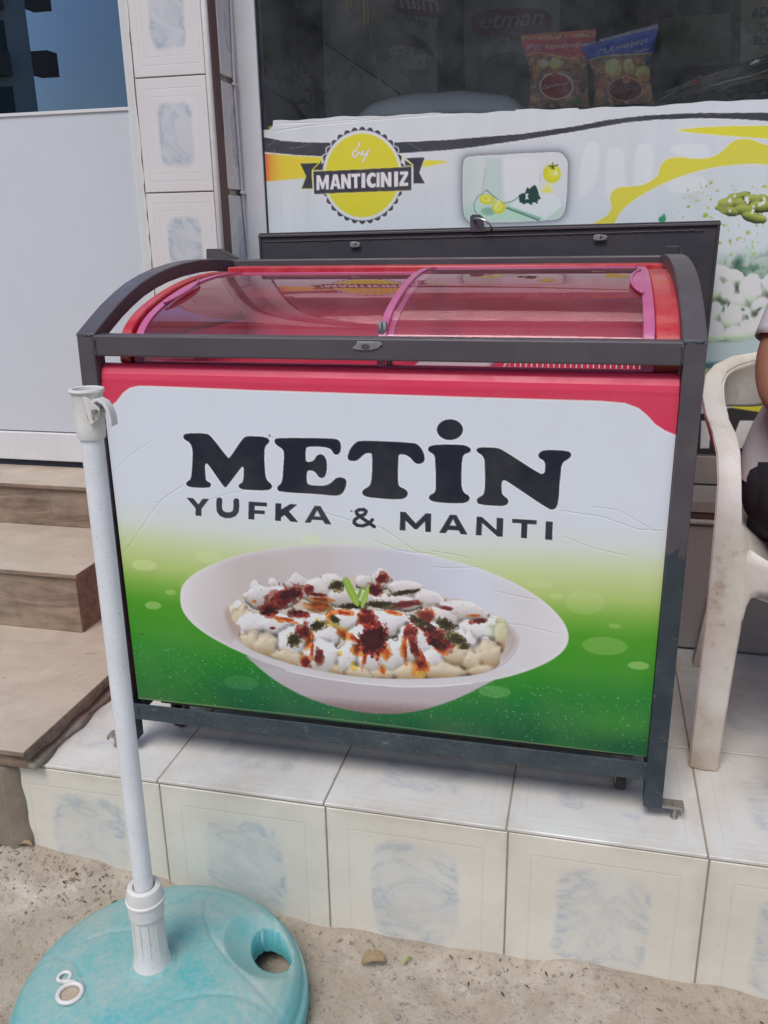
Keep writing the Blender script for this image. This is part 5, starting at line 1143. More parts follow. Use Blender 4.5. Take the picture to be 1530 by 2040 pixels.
X0, Y0 = 1174/5.8846+900, 388/5.8846+280; sub.disc(X0, Y0, 106/5.8846, 112/5.8846, (168, 170, 42), 0, .08); sub.disc(X0+3, Y0-2, 11, 11, (186, 188, 70), 0, .8, .6); sub.disc(X0+8, Y0-1, 4.2, 4.8, (208, 206, 160), 0, .4)
sub.line(ZC([(1190,340),(1182,300),(1185,258)]), 1.8, (30, 52, 36)); sub.line(ZC([(1145,300),(1190,306),(1240,285)]), 2.4, (38, 60, 36)); sub.line(ZC([(1160,330),(1185,306),(1200,335)]), 1.8, (38, 60, 36))
sub.poly(smooth_poly(ZC([(1030,600),(1090,540),(1130,480),(1170,540),(1175,600),(1120,612)]), 1), (196, 200, 120), 1.5); sub.poly(ZC([(1040,600),(1100,565),(1165,570),(1165,610),(1100,612)]), (180, 182, 70), 2, .8)
pn = sub.noise(5, 9, 3)
for cx, cy, rx, ry in ((950, 585, 72, 68), (950, 675, 80, 75), (830, 678, 46, 52), (880, 710, 40, 30), (990, 640, 40, 60)):
    e = sub.ell(cx/5.8846+900, cy/5.8846+280, rx/5.8846, ry/5.8846); sub.over(S(1-e+(pn-.5)*1.5, .0, .18), (28, 58, 54))
sub.over(np.clip(1-np.abs(d-.6)/1.2, 0, 1)*.7, (200, 206, 208))
p.c = p.c*(1-a[:, None])+sub.c*a[:, None]
# badge: scalloped ring, yellow face, ribbon with lettering
bx, by = 775, 598
ring = [];
for k in range(192):
    t = 2*math.pi*k/192; f = 1+.075*abs(math.cos(16*t)); ring.append((bx+(452*f-14)*math.cos(t)*.985, by+(516*f-22)*math.sin(t)))
p.poly(ZB(ring), (52, 55, 62), 1., 1., outline=(188, 194, 196), ow=1.8)
for k in range(32):
    t = 2*math.pi*k/32; q = [(bx+444*math.cos(t), by+505*math.sin(t)), (bx+478*math.cos(t), by+540*math.sin(t))]
E_ = lambda rx, ry: [(bx+rx*math.cos(k*.0873), by+ry*math.sin(k*.0873)) for k in range(72)]
p.poly(ZB(E_(434, 492)), (178, 182, 190)); p.poly(ZB(E_(404, 456)), (176, 172, 48))
tailL = [(100,470),(300,460),(225,540),(232,740),(115,742),(165,610)]; tailR = [(1245,408),(1455,400),(1395,570),(1455,685),(1330,688),(1330,480)]
for tl in (tailL, tailR): p.poly(ZB(tl), (50, 50, 58), 1., 1., outline=(176, 176, 70) if tl is tailL else (184, 190, 192), ow=1.2)
p.poly(ZB([(225,540),(300,470),(330,440),(330,550)]), (50, 50, 58)); p.poly(ZB([(1240,430),(1325,485),(1310,510),(1240,500)]), (50, 50, 58))
p.line(ZB([(230,640),(228,540),(300,468),(338,400)]), 1.6, (182, 178, 50)); p.line(ZB([(235,546),(300,542)]), 1.6, (182, 178, 50)); p.line(ZB([(1195,372),(1240,425),(1325,487),(1325,520)]), 1.6, (182, 178, 50)); p.line(ZB([(1245,492),(1320,492)]), 1.6, (182, 178, 50))
p.poly(ZB([(240,556),(1310,503),(1310,760),(250,802)]), (52, 50, 58), 1., 1., outline=(184, 190, 188), ow=1.4); p.line(ZB([(330,548),(1200,505)]), 1.5, (182, 178, 50)); p.line(ZB([(370,800),(1190,768)]), 1.5, (182, 178, 50))
def cell(x0, x1, pts):
    f = lambda u, v: (x0+(x1-x0)*u, (597-.0450*(x0+(x1-x0)*u-272))*(1-v)+(756-.0434*(x0+(x1-x0)*u-285))*v)
    return ZB([f(*q) for q in pts])
GL = {'M': [(0,0),(.27,0),(.5,.55),(.73,0),(1,0),(1,1),(.76,1),(.76,.42),(.58,.95),(.42,.95),(.24,.42),(.24,1),(0,1)], 'A': [(.30,0),(.70,0),(1,1),(.70,1),(.65,.80),(.35,.80),(.30,1),(0,1)], 'N': [(0,0),(.32,0),(.68,.52),(.68,0),(1,0),(1,1),(.70,1),(.32,.46),(.32,1),(0,1)],
      'T': [(0,0),(1,0),(1,.22),(.68,.22),(.68,1),(.32,1),(.32,.22),(0,.22)], 'I': [(0,0),(1,0),(1,1),(0,1)], 'Z': [(.05,0),(1,0),(1,.22),(.45,.78),(1,.78),(1,1),(0,1),(0,.78),(.55,.22),(.05,.22)],
      'C': [(1,.08),(.75,0),(.45,0),(.15,.15),(0,.5),(.15,.85),(.45,1),(.75,1),(1,.92),(.95,.70),(.72,.77),(.52,.72),(.42,.5),(.52,.28),(.72,.23),(.95,.30)]}
for ch, x0, x1 in (('M',276,410),('A',424,540),('N',545,650),('T',655,752),('I',766,808),('C',818,922),('I',932,958),('N',975,1092),('I',1122,1163),('Z',1178,1274)):
    if ch == 'I' and x0 == 932: x0, x1 = 930, 964
    p.poly(cell(x0, x1, GL[ch]), (206, 212, 216), 1., 1., outline=(30, 32, 42), ow=.8)
    if ch == 'A': p.poly(cell(x0, x1, [(.5,.32),(.6,.62),(.4,.62)]), (52, 50, 58), 1.)
for q in ([(745,238),(735,270),(700,330),(672,345),(665,380),(690,400),(715,385),(732,345)], [(732,345),(755,368),(785,330),(775,372),(800,375),(850,315)], [(838,335),(805,400),(782,448),(800,400),(830,370)]): p.line(ZB(q), 3.0, (212, 214, 214), 1., outline=(140, 134, 70), ow=.7)
for q in ([(370,570),(400,585)], [(740,538),(780,545)], [(970,735),(950,775)], [(1140,735),(1130,770)]): p.line(ZB(q), .8, (120, 120, 124), .8)
# parsley sprig peeping over the lid, olives, herbs and dumplings at the right
p.poly(smooth_poly(ZA([(685,752),(735,715),(742,706),(757,758),(720,790)]), 1), (40, 120, 84))
r = random.Random(12)
for _ in range(170):
    x = r.uniform(1000, 1530) if r.random() < .8 else r.uniform(840, 1100); y = r.uniform(460, 1120); s_ = r.uniform(1, 4.5)
    if r.random() < .25: s_ *= 1.8
    c_ = r.choice([(150, 160, 80), (130, 142, 66), (100, 118, 74), (150, 165, 130), (165, 172, 100)]); e = p.ell(x/3.825+1130, y/3.825+240, s_*.55, s_*.42, r.uniform(0, 3))
    p.over(S(1.3-e+(r.random()-.5)*.2, 0, .5)*.85*(e < 2), c_)
for cx, cy, rx, ry in ((1055, 725, 26, 24), (1195, 795, 16, 12), (1375, 855, 18, 20), (1412, 960, 8, 26), (1420, 1015, 14, 12), (1505, 505, 22, 12), (1095, 600, 12, 12)):
    n = p.noise(3, int(cx), 3); e = p.ell(cx/3.825+1130, cy/3.825+240, rx/3.825, ry/3.825); p.over(S(1.15-e+(n-.5)*1.4, .2, .5), (140, 152, 62))
p.over(np.clip(1-p.ell(1130+950/3.825, 240+590/3.825, 22, 14, .4), 0, 1)*.5, (150, 160, 160))
def lob(P_, cx, cy, rx, ry, ang, top_, low_, k=.45, hl=None):
    cx, cy, rx, ry = cx/3.825+1130, cy/3.825+240, rx/3.825, ry/3.825; e = P_.ell(cx, cy, rx, ry, ang)+(P_.noise(14, int(cx*7), 2)-.5)*.18; a = np.clip((1-e)/.05, 0, 1); t = np.clip((P_.Y-cy+(P_.X-cx)*.35)/ry*.55+.5, 0, 1)
    c = np.asarray(top_)[None]*(1-S(t, k, 1.)[:, None])+np.asarray(low_)[None]*S(t, k, 1.)[:, None]; c = c*(1-.25*S(e, .75, 1.)[:, None]); P_.over(np.clip(1-np.abs(e-1.03)/.10, 0, 1)*.35, (70, 96, 74)); P_.c = P_.c*(1-a[:, None])+c*a[:, None]
OL = [q+((138, 148, 70), (72, 84, 36), .02) for q in [(1175,668,50,26,.1),(1215,640,70,48,.1),(1262,600,60,42,-.5),(1330,575,74,30,-.3),(1410,600,74,40,.1),(1310,632,64,44,.1),(1240,690,84,40,.2),(1350,680,84,48,.1),(1450,660,86,46,0),(1412,735,90,42,.3),(1475,752,44,34,.2),(1520,655,36,46,0),(1490,600,50,36,.3)]]
mk_, cc_, _f = relief(p, (NV, 900), OL, 3.825, 1130, 240, k=.6, gain=.6, seed=21, ao=.8, br=1, wb=.3); p.c = np.where(mk_[:, None], cc_, p.c)
p.poly(ZA([(1126,665),(1200,635),(1230,690),(1190,712)]), (118, 126, 62), 1.5)
for cx, cy, s_ in ((1240, 610, 14), (1278, 578, 8), (1368, 600, 18), (1375, 620, 12), (1418, 655, 10), (1240, 690, 10), (1416, 686, 12), (1470, 640, 12), (1500, 600, 12), (1495, 625, 14), (1408, 705, 9)):
    n = p.noise(3, cx, 3); e = p.ell(cx/3.825+1130, cy/3.825+240, s_/3.0, s_/2.6); p.over(S(1.1-e+(n-.5)*1.2, .2, .5), (208, 214, 206))
# bowl of dumplings
dish = ZA([(1090,1130),(1160,1080),(1230,1110),(1340,1060),(1460,1080),(1600,1000),(2300,1000),(2300,1700),(1060,1700),(1050,1500)])
p.over(p.cov(dish, 26), (128, 148, 132)); p.over(p.cov(dish, 20)*S(p.noise(26, 8, 3), .52, .68)*.8, (58, 92, 78)); p.over(np.clip(1-p.ell(1130+1150/3.825, 240+1160/3.825, 18, 22), 0, 1)*.5, (120, 160, 140))
p.over(np.clip(1.2-p.ell(1130+1300/3.825, 240+1090/3.825, 12, 19, .5), 0, 1), (54, 84, 74)); p.over(np.clip(1-p.ell(1130+1390/3.825, 240+990/3.825, 20, 34, .4), 0, 1)*.6, (150, 178, 168))
DL = [(q[0], q[1], q[2]*1.42, q[3]*1.35, q[4])+((208, 216, 210), (138, 168, 122), .0, .5) for q in [(1130,1300,60,90,0),(1190,1190,80,60,.5),(1260,1215,84,60,.1),(1222,1340,54,92,.1),(1300,1400,70,64,.3),(1400,1330,76,122,.08),(1470,1420,70,60,-.6),(1500,1300,50,76,.3),(1112,1500,66,90,.1),(1130,1630,66,92,.1),(1240,1530,80,110,.5),(1330,1480,70,60,.5),(1290,1630,110,64,0),(1400,1610,90,84,-.2),(1480,1560,80,70,-.5),(1510,1480,56,50,0),(1440,1250,60,50,.3)]+[(r.uniform(1560, 2250), r.uniform(1100, 1650), r.uniform(60, 100), r.uniform(60, 100), r.uniform(-.5, .5)) for _ in range(40)]]
mk_, cc_, _f = relief(p, (NV, 900), DL, 3.825, 1130, 240, k=.75, gain=.45, seed=33, ao=.6, br=2, wb=.22); p.c = np.where(mk_[:, None], cc_, p.c)
for q in [(1230,1400,10,30,.4),(1340,1440,20,16,.3),(1190,1440,12,34,.2),(1180,1680,60,8,-.1),(1460,1440,34,14,-.6),(1370,1500,12,26,-.3),(1300,1690,50,6,0),(1515,1470,16,36,0)]:
    p.over(np.clip(1.15-p.ell(1130+q[0]/3.825, 240+q[1]/3.825, q[2]/3.825, q[3]/3.825, q[4]), 0, .85), (52, 80, 66))
p.over(p.cov(ZA([(1060,1690),(1300,1676),(1530,1640),(2300,1640),(2300,1850),(1060,1850)]), 5), (150, 168, 172)); p.over(p.cov(ZA([(1000,1845),(1300,1838),(2300,1820),(2300,1890),(1000,1900)]), 4)*.9, (52, 100, 98)); p.over(p.cov(ZA([(1000,1895),(2300,1885),(2300,1960),(1000,1960)]), 2), (160, 164, 120))
# lower band with big letters
p.over(S(p.Y, 762, 778), (168, 174, 178)); p.poly([(1398+115+98*math.cos(k*.105), 892+96*math.sin(k*.105)) for k in range(60)], (176, 172, 44), 1.)
p.poly([(1340,830),(1420,822),(1455,812),(1560,828),(1560,880),(1700,880),(1700,908),(1340,908)], (40, 38, 44)); p.poly([(1300,820),(1400,830),(1400,908),(1300,908)], (40, 38, 44))
for q in ([(1397,838),(1416,838),(1415,862),(1428,838),(1452,838),(1434,864),(1446,893),(1424,893),(1414,872),(1413,893),(1395,893)], [(1492,838),(1505,838),(1478,893),(1456,893),(1466,858),(1474,838)], [(1512,838),(1530,838),(1530,893),(1512,893)], [(1540,838),(1560,838),(1600,893),(1540,893)]): p.poly(q, (196, 202, 206), 1.)
p.over(S(p.Y, 903, 907), (36, 34, 40))
# torn edge and creases
cr = np.zeros(len(X)); q = Paint(X, Y, (0, 0, 0)); r = random.Random(9)
for pts, wd in [([(545,262),(620,250),(760,238),(900,226),(1040,216),(1100,213)], 2.), ([(945,220),(955,228),(950,236)], 1.8), ([(560,246),(640,244),(740,236)], 1.6), ([(1180,214),(1200,206),(1230,204)], 1.8), ([(1300,200),(1330,197),(1345,190)], 1.6)]+[([(x, 380), (x+3, 460)], 2.) for x in (560, 585, 615, 850, 880)]:
    q.c[:] = 0; q.line(pts, wd, (1, 1, 1)); cr = np.maximum(cr, q.c[:, 0])
q.c[:] = 0; q.line([(545,250),(600,247),(760,236),(900,224),(1040,212),(1180,208),(1300,199),(1530,193)], 1.2, (1, 1, 1)); p.over(q.c[:, 0]*.5, (196, 200, 202))
dec = sheet('window_sticker', P, 900, NV, p.c, 'decal_print', wf, crease=cr, K=WHITE*.74); dec['label'] = 'printed sticker reading by MANTICINIZ in a yellow badge, with cheese, olives and dumplings'
m = MB(); m.box((DX0, dy_+.0008, .456), (DX1, dy_+.0018, 1.225)); m.build('sticker_backing', 'abs_white', dec)
# sliver of an older yellow sticker by the frame
m = MB(); m.prism([tuple(at(x, y, 1, GY+.001)) for x, y in [(535, 252), (553, 249), (550, 262), (536, 266)]], (0, .0008, 0))
paint_mat('old_yellow', (.36, .36, .10), .5); m.build('sticker_remnant', 'old_yellow', wf)

# ---------------------------------------------------------------- two bags of little cookies
def cookie_bag(name, corners, y, label, painter, seed):
    b = thing(name, (float(at(*corners[3], 1, y)[0]), y, 1.215), label, 'bag', 'bags of cookies in the window')
    n = 110; u, v = np.meshgrid(np.linspace(0, 1, n), np.linspace(0, 1, n)); u, v = u.ravel(), v.ravel()
    c0, c1, c2, c3 = [at(*c, 1, y) for c in corners]      # TL TR BR BL
    Pm = ((1-u)*(1-v))[:, None]*c0+(u*(1-v))[:, None]*c1+(u*v)[:, None]*c2+((1-u)*v)[:, None]*c3
    c = (c0+c1+c2+c3)/4
    waist = .012*np.sin(np.pi*np.clip((v-.1)/.9, 0, 1))*np.sign(u-.5)*np.abs(2*u-1); Pm[:, 0] -= waist
    X, Y = px_arr(Pm); body_ = np.clip((v-.13)/.2, 0, 1); bul = np.sin(np.pi*u)**.6*np.sin(np.pi*np.clip((v-.1)/.98, 0, 1))**.5*.022
    q = Paint(X, Y, (0, 0, 0)); nz = (q.noise(16, seed, 3)-.5)*.008*body_; nz2 = (q.noise(6, seed+3, 2)-.5)*.003
    F_ = Pm.copy(); F_[:, 1] -= bul+nz*np.sin(np.pi*u)+nz2; B_ = Pm.copy(); B_[:, 1] += bul+.0008
    q = Paint(X, Y, (60, 50, 44)); painter(q, u, v)
    sheet('front_film', F_, n, n, q.c, 'bag_print', b, K=WHITE*.21); sheet('back_film', B_, n, n, q.c*0+60, 'bag_print', b, K=WHITE*.8)
    return b
ZD = lambda pts: tr(pts, 4.9355, 1020, 30)
def cookies(q, lst, seed):
    q.over(S(q.noise(9, seed, 3), .42, .62)*.7, (92, 68, 46)); q.over(S(q.noise(6, seed+1, 3), .6, .7)*.5, (128, 110, 92))
    for cx, cy, rx, ry, cl in lst:
        X0, Y0 = cx/4.9355+1020, cy/4.9355+30; rx, ry = rx/4.9355, ry/4.9355; e = q.ell(X0, Y0, rx, ry)+(q.noise(6, int(cx), 2)-.5)*.15
        a = np.clip((1-e)/.08, 0, 1)[:, None]; t = np.clip((q.Y-Y0)/ry*.5+.5, 0, 1)[:, None]; cl = np.array(cl, float); c_ = cl*(1.1-.45*t)*(1-.25*S(e, .6, 1.)[:, None]); c_ = c_*(1-.16*S(q.noise(3.2, int(cy), 2), .5, .7)[:, None]); q.c = q.c*(1-a)+c_*a
def seal_text(q, s_, pts0, pts1, H, col, wd=1.): pass
def bag1(q, u, v):
    cookies(q, [(300,500,60,58,(150,112,70)),(430,495,60,72,(168,128,76)),(330,490,40,36,(176,150,118)),(235,560,52,56,(120,88,60)),(540,530,50,40,(96,68,46)),(630,470,62,50,(110,76,48)),(240,620,44,40,(116,90,66)),(640,590,60,60,(80,56,42)),(210,840,48,56,(122,90,58)),(330,850,60,46,(98,72,50)),(560,840,56,50,(110,88,62)),(470,800,60,50,(90,64,46)),(690,700,40,80,(70,52,42))], 3)
    q.poly(ZD([(60,130),(860,110),(860,400),(700,410),(560,440),(430,412),(320,382),(220,372),(100,410),(60,410)]), (112, 34, 38), 1.5); q.line(ZD([(90,412),(220,374),(320,384),(430,414),(560,442),(640,430)]), 2., (142, 124, 70))
    q.over(S(q.noise(16, 2, 3), .5, .66)*q.cov(ZD([(60,130),(860,110),(860,400),(560,440),(60,400)]))*.5, (150, 58, 54)); q.poly(smooth_poly(ZD([(110,350),(170,285),(225,300),(160,340)]), 1), (128, 84, 90), 1.5)
    q.poly(ZD([(60,190),(840,140),(860,180),(90,248)]), (122, 52, 36), 1.)
    for k in range(52):
        x = 100+k*14; y = 235-k*.93; q.line(ZD([(x, y-12), (x+1, y+16)]), .8, (160, 116, 76))
    q.disc(440/4.9355+1020, 710/4.9355+30, 168/4.9355, 130/4.9355, (150, 122, 104), .05, .06); q.disc(440/4.9355+1020, 712/4.9355+30, 152/4.9355, 116/4.9355, (74, 22, 26), .05, .06)
    q.poly(smooth_poly(ZD([(400,560),(450,560),(448,610),(424,628),(402,610)]), 1), (150, 44, 36), 1.); q.line(ZD([(350,580),(390,560),(455,562),(520,575)]), 1.4, (120, 74, 44)); q.poly(ZD([(595,840),(690,820),(690,870),(600,870)]), (26, 66, 34), 1.2)
def bag2(q, u, v):
    cookies(q, [(860,560,80,60,(96,72,54)),(1145,520,62,84,(176,130,76)),(995,540,92,98,(182,128,78)),(1285,590,86,88,(176,122,66)),(1230,470,50,44,(120,84,60)),(900,680,80,60,(110,68,46)),(1340,780,56,110,(120,84,56)),(860,800,50,80,(116,82,56)),(1290,790,60,60,(104,76,54)),(1060,830,90,40,(92,64,46)),(1170,640,60,40,(88,60,44))], 6)
    q.over(np.clip(1-q.ell(1020+1290/4.9355, 30+610/4.9355, 14, 9), 0, 1)*.8, (96, 50, 28))
    q.poly(ZD([(660,260),(1460,60),(1440,370),(1200,402),(1000,402),(860,420),(760,446),(700,440)]), (22, 36, 96), 1.5); q.over(S(q.noise(14, 12, 3), .5, .66)*q.cov(ZD([(680,300),(1440,150),(1400,360),(1000,402),(760,446)]))*.5, (30, 62, 140)); q.line(ZD([(760,444),(880,418),(1040,404),(1240,400),(1400,366)]), 2., (140, 128, 72))
    q.poly(ZD([(640,240),(1440,60),(1450,125),(690,310)]), (50, 54, 76), 1.)
    for k in range(54):
        x = 690+k*14; y = 290-k*3.55; q.line(ZD([(x, y-20), (x+3, y+18)]), .8, (142, 138, 134))
    q.disc(1110/4.9355+1020, 740/4.9355+30, 175/4.9355, 120/4.9355, (100, 78, 68), .0, .06); q.disc(1110/4.9355+1020, 742/4.9355+30, 160/4.9355, 106/4.9355, (52, 24, 28), .0, .06); q.poly(ZD([(1088,620),(1150,612),(1150,668),(1118,682),(1090,668)]), (160, 48, 40), 1.); q.line(ZD([(1088,620),(1150,612),(1150,668),(1118,682),(1090,668),(1088,620)]), 1., (170, 130, 70)); q.disc(1340/4.9355+1020, 450/4.9355+30, 7, 9, (26, 34, 62), 0, .2, .9)
paint_mat('bag_ink', (.75, .74, .74), .4); paint_mat('bag_ink_faint', (.36, .30, .30), .5)
b1 = cookie_bag('cookie_bag', [(1037, 70), (1188, 58), (1176, 214), (1052, 218)], .885, 'clear bag of cookies with a red top band in the window', bag1, 31)
b2 = cookie_bag('cookie_bag', [(1160, 88), (1311, 47), (1303, 206), (1182, 214)], .872, 'clear bag of cookies with a blue top band in the window', bag2, 47)
text('M. Kemalpaşa', 'lettering', 'bag_ink', (1064, 100), (1160, 92), .856, .0105, b1, bold=.003, shear=.25)
text('M. Kemalpaşa', 'lettering', 'bag_ink', (1192, 109), (1290, 83), .842, .0115, b2, bold=.003, shear=.25)
text('Meşhur', 'lettering', 'bag_ink', (1263, 107), (1294, 99), .8425, .0065, b2, bold=.004)
text('Güvenal', 'lettering', 'bag_ink', (1081, 178), (1133, 168), .856, .0085, b1, bold=.0, shear=.3)
text('Güvenal', 'lettering', 'bag_ink_faint', (1222, 188), (1273, 177), .842, .0085, b2, bold=.0, shear=.3)

# ---------------------------------------------------------------- parasol stand
GZ0 = -.280
SC = (.222, -.334)
stand = thing('parasol_stand', (SC[0], SC[1], GZ0), 'dusty turquoise parasol base with a tall white pole, standing on the dirt', 'parasol stand')
def zsurf(r):   # top of the base by radius
    xs = [0, .05, .10, .14, .18, .205, .222, .232, .236]; zs = [-.150, -.1505, -.154, -.160, -.171, -.181, -.192, -.206, -.222]
    return float(np.interp(r, xs, zs))
hole_c = at(541, 1888, 2, -.185); hx, hy = hole_c[0], hole_c[1]
hd = Vector((hx-SC[0], hy-SC[1])).normalized(); hl_ = Vector((-hd.y, hd.x))       # radial and tangential directions
gro = [[tuple(at(x, y, 2, -.17)[:2]) for x, y in L] for L in ([(428,1762),(412,1800),(409,1840),(424,1885),(460,1930),(520,1975),(570,2012)], [(300,2042),(350,2008),(420,1992),(490,1990),(540,2005),(580,2040)], [(262,1772),(330,1812),(412,1760)], [(262,1866),(220,1868),(165,1880)], [(60,1905),(110,1900),(150,1925),(170,1960),(182,2010)])]
def gdist(x, y):
    best = 1
    for L in gro:
        for k in range(len(L)-1):
            (x0, y0), (x1, y1) = L[k], L[k+1]; LL = (x1-x0)**2+(y1-y0)**2; t = max(0, min(1, ((x-x0)*(x1-x0)+(y-y0)*(y1-y0))/LL)); best = min(best, math.hypot(x-x0-t*(x1-x0), y-y0-t*(y1-y0)))
    return best
NA, NR = 240, 84
radii = [i/NR*.240 for i in range(1, NR+1)]
HA, HB = .050, .034      # hole half lengths: tangential, radial
bm = bmesh.new(); rows = []
def disp(x, y, r):
    z = zsurf(r); dx, dy = x-hx, y-hy; a_ = (dx*hd.x+dy*hd.y); b_ = (dx*hl_.x+dy*hl_.y)
    e = math.hypot((a_+.012)/(HB*2.0), b_/(HA*1.55))
    if e < 1: z -= .030*(1-e*e)**1.2*(1 if a_ < .02 else .75)
    g_ = gdist(x, y); z -= .0024*math.exp(-(g_/.0032)**2)
    ang = math.atan2(y-SC[1], x-SC[0]); ro = math.hypot(x-.214, y+.337)
    if ro < .05: z += .0035*max(0, min(1, (.0385+.0012*math.cos(8*ang)-ro)/.002))
    return z
ctr = bm.verts.new((SC[0], SC[1], disp(SC[0], SC[1], 0)))
for r_ in radii:
    row = []
    for k in range(NA):
        a_ = 2*math.pi*k/NA; x, y = SC[0]+r_*math.cos(a_), SC[1]+r_*math.sin(a_); row.append(bm.verts.new((x, y, disp(x, y, r_))))
    rows.append(row)
for rr_, zz_ in ((.2430, -.236), (.2428, -.252), (.239, -.266), (.231, -.276), (.2, -.281)):
    rows.append([bm.verts.new((SC[0]+rr_*math.cos(2*math.pi*k/NA), SC[1]+rr_*math.sin(2*math.pi*k/NA), zz_)) for k in range(NA)])
for k in range(NA): bm.faces.new((ctr, rows[0][k], rows[0][(k+1) % NA]))
for i in range(len(rows)-1):
    for k in range(NA): bm.faces.new((rows[i][k], rows[i+1][k], rows[i+1][(k+1) % NA], rows[i][(k+1) % NA]))
def he(v):
    dx, dy = v.x-hx, v.y-hy; a_ = dx*hd.x+dy*hd.y; b_ = dx*hl_.x+dy*hl_.y; return math.hypot(a_/HB, b_/HA), a_, b_
dead = [f for f in bm.faces if he(f.calc_center_median())[0] < 1 and f.calc_center_median().z > -.235]
bmesh.ops.delete(bm, geom=dead, context='FACES')
edge = [e for e in bm.edges if len(e.link_faces) == 1 and he(e.verts[0].co)[0] < 1.3]
for v in {v for e in edge for v in e.verts}:
    e_, a_, b_ = he(v.co)
    if e_ > 0: a_, b_ = a_/e_, b_/e_; v.co.x = hx+hd.x*a_+hl_.x*b_; v.co.y = hy+hd.y*a_+hl_.y*b_
ex = bmesh.ops.extrude_edge_only(bm, edges=edge)
for v in [g_ for g_ in ex['geom'] if isinstance(g_, bmesh.types.BMVert)]: v.co.z -= .048
bmesh.ops.recalc_face_normals(bm, faces=bm.faces)
me = bpy.data.meshes.new('water_base'); bm.to_mesh(me); bm.free(); me.materials.append(M['turquoise_plastic'])
me.polygons.foreach_set('use_smooth', [True]*len(me.polygons)); ob = bpy.data.objects.new('water_base', me); C.objects.link(ob); ob.parent = stand; ob.matrix_parent_inverse = Matrix.Translation(-stand.location)
# filler cap
c = at(143, 2000, 2, -.178); c2 = at(131, 1962, 2, -.176)
zc = lambda c_: disp(c_[0], c_[1], math.hypot(c_[0]-SC[0], c_[1]-SC[1]))
m = MB(); m.tube([(c[0]+.0185*math.cos(k*math.pi/16), c[1]+.0185*math.sin(k*math.pi/16), zc(c)+.0035) for k in range(33)], .0038, 8, cap=False)
cap_ = m.build('filler_cap', 'abs_white', stand, smooth=True)
m = MB(); m.lathe([(.0165, -.002), (.0165, .0022), (.010, .0018), (.0, .0020)], (c[0], c[1], zc(c)), 24); m.build('cap_well', 'chair_plastic', cap_, smooth=True)
m = MB(); pts = [(c2[0]+.0098*math.cos(k*math.pi/12), c2[1]+.0098*math.sin(k*math.pi/12), zc(c2)+.003) for k in range(25)]; m.tube(pts, .0030, 8, cap=False); m.tube([(c2[0], c2[1]-.009, zc(c2)+.003), (c[0]-.002, c[1]+.02, zc(c)+.004)], .004, 8); m.build('cap_strap', 'abs_white', cap_, smooth=True)
# tube, collar, pole; pole leans very slightly
B0 = Vector((.214, -.337, -.150)); T0 = Vector((.2215, -.336, .80))
ax = (T0-B0).normalized()
def on(z): return B0+ax*((z-B0.z)/ax.z)
def lathe_ax(prof, name, mat, parent, n=32):
    m = MB(); m.lathe([(r_, z-B0.z) for r_, z in prof], (0, 0, 0), n); q = ax.to_track_quat('Z', 'Y'); m.v = [tuple(B0+q @ Vector(v)) for v in m.v]; return m.build(name, mat, parent, smooth='angle')
lathe_ax([(.0315, -.150), (.0305, -.146), (.0275, -.134), (.0258, -.115), (.0248, -.08), (.0245, -.04)], 'tube_socket', 'abs_white', stand)
rb = MB()
for k in range(12):
    a_ = k*math.pi/6; q0, q1 = on(-.13), on(-.045); rb.tube([(q0.x+.0262*math.cos(a_), q0.y+.0262*math.sin(a_), q0.z), (q1.x+.0247*math.cos(a_), q1.y+.0247*math.sin(a_), q1.z)], .0008, 5)
rb.build('socket_rib', 'abs_white', stand)
lathe_ax([(.0265, -.050), (.0282, -.048), (.0285, -.036), (.0290, -.024), (.0305, -.0225), (.0305, -.0195), (.0285, -.018), (.0275, -.004), (.0255, .003), (.0215, .0055), (.0175, .004), (.0172, -.004)], 'clamp_collar', 'abs_white', stand)
lathe_ax([(.0150, -.060), (.0150, .740)], 'pole', 'pvc_white', stand, 40)
hd_ = lathe_ax([(.0150, .7295), (.0178, .7295), (.0184, .733), (.0192, .744), (.0186, .748), (.0192, .770), (.0198, .786), (.0205, .7895), (.0222, .7905), (.0230, .7925), (.0222, .7950), (.0200, .7955), (.0180, .7945), (.0172, .785), (.0165, .76), (.012, .755)], 'top_sleeve', 'abs_white', stand)
# cam lever with its two ears, on the right of the sleeve
o_ = on(.772); m = MB()
for dy in (-.0085, .0085):
    m.prism([(o_.x+.006, o_.y-.012+dy, .788), (o_.x+.0135, o_.y-.012+dy, .786), (o_.x+.0265, o_.y-.008+dy, .772), (o_.x+.022, o_.y-.009+dy, .758), (o_.x+.012, o_.y-.012+dy, .750)], (0, .0022, 0))
m.build('lever_ear', 'abs_white', hd_, bevel=.0008)
m = MB(); pts = [(.014, .7755), (.019, .782), (.026, .7835), (.033, .780), (.038, .772), (.0405, .762), (.041, .750)]; rings = []
for i, (dx, z) in enumerate(pts):
    a_, b_ = pts[max(i-1, 0)], pts[min(i+1, len(pts)-1)]; d = Vector((b_[0]-a_[0], b_[1]-a_[1])).normalized(); nx_, nz_ = -d.y, d.x; th = .0022; w_ = .0075 if i > 1 else .006
    rings.append([(o_.x+dx+nx_*th, o_.y-.012-w_, z+nz_*th), (o_.x+dx+nx_*th, o_.y-.012+w_, z+nz_*th), (o_.x+dx-nx_*th, o_.y-.012+w_, z-nz_*th), (o_.x+dx-nx_*th, o_.y-.012-w_, z-nz_*th)])
m.loft(rings); m.build('cam_lever', 'abs_white', hd_, bevel=.0008, smooth='angle')
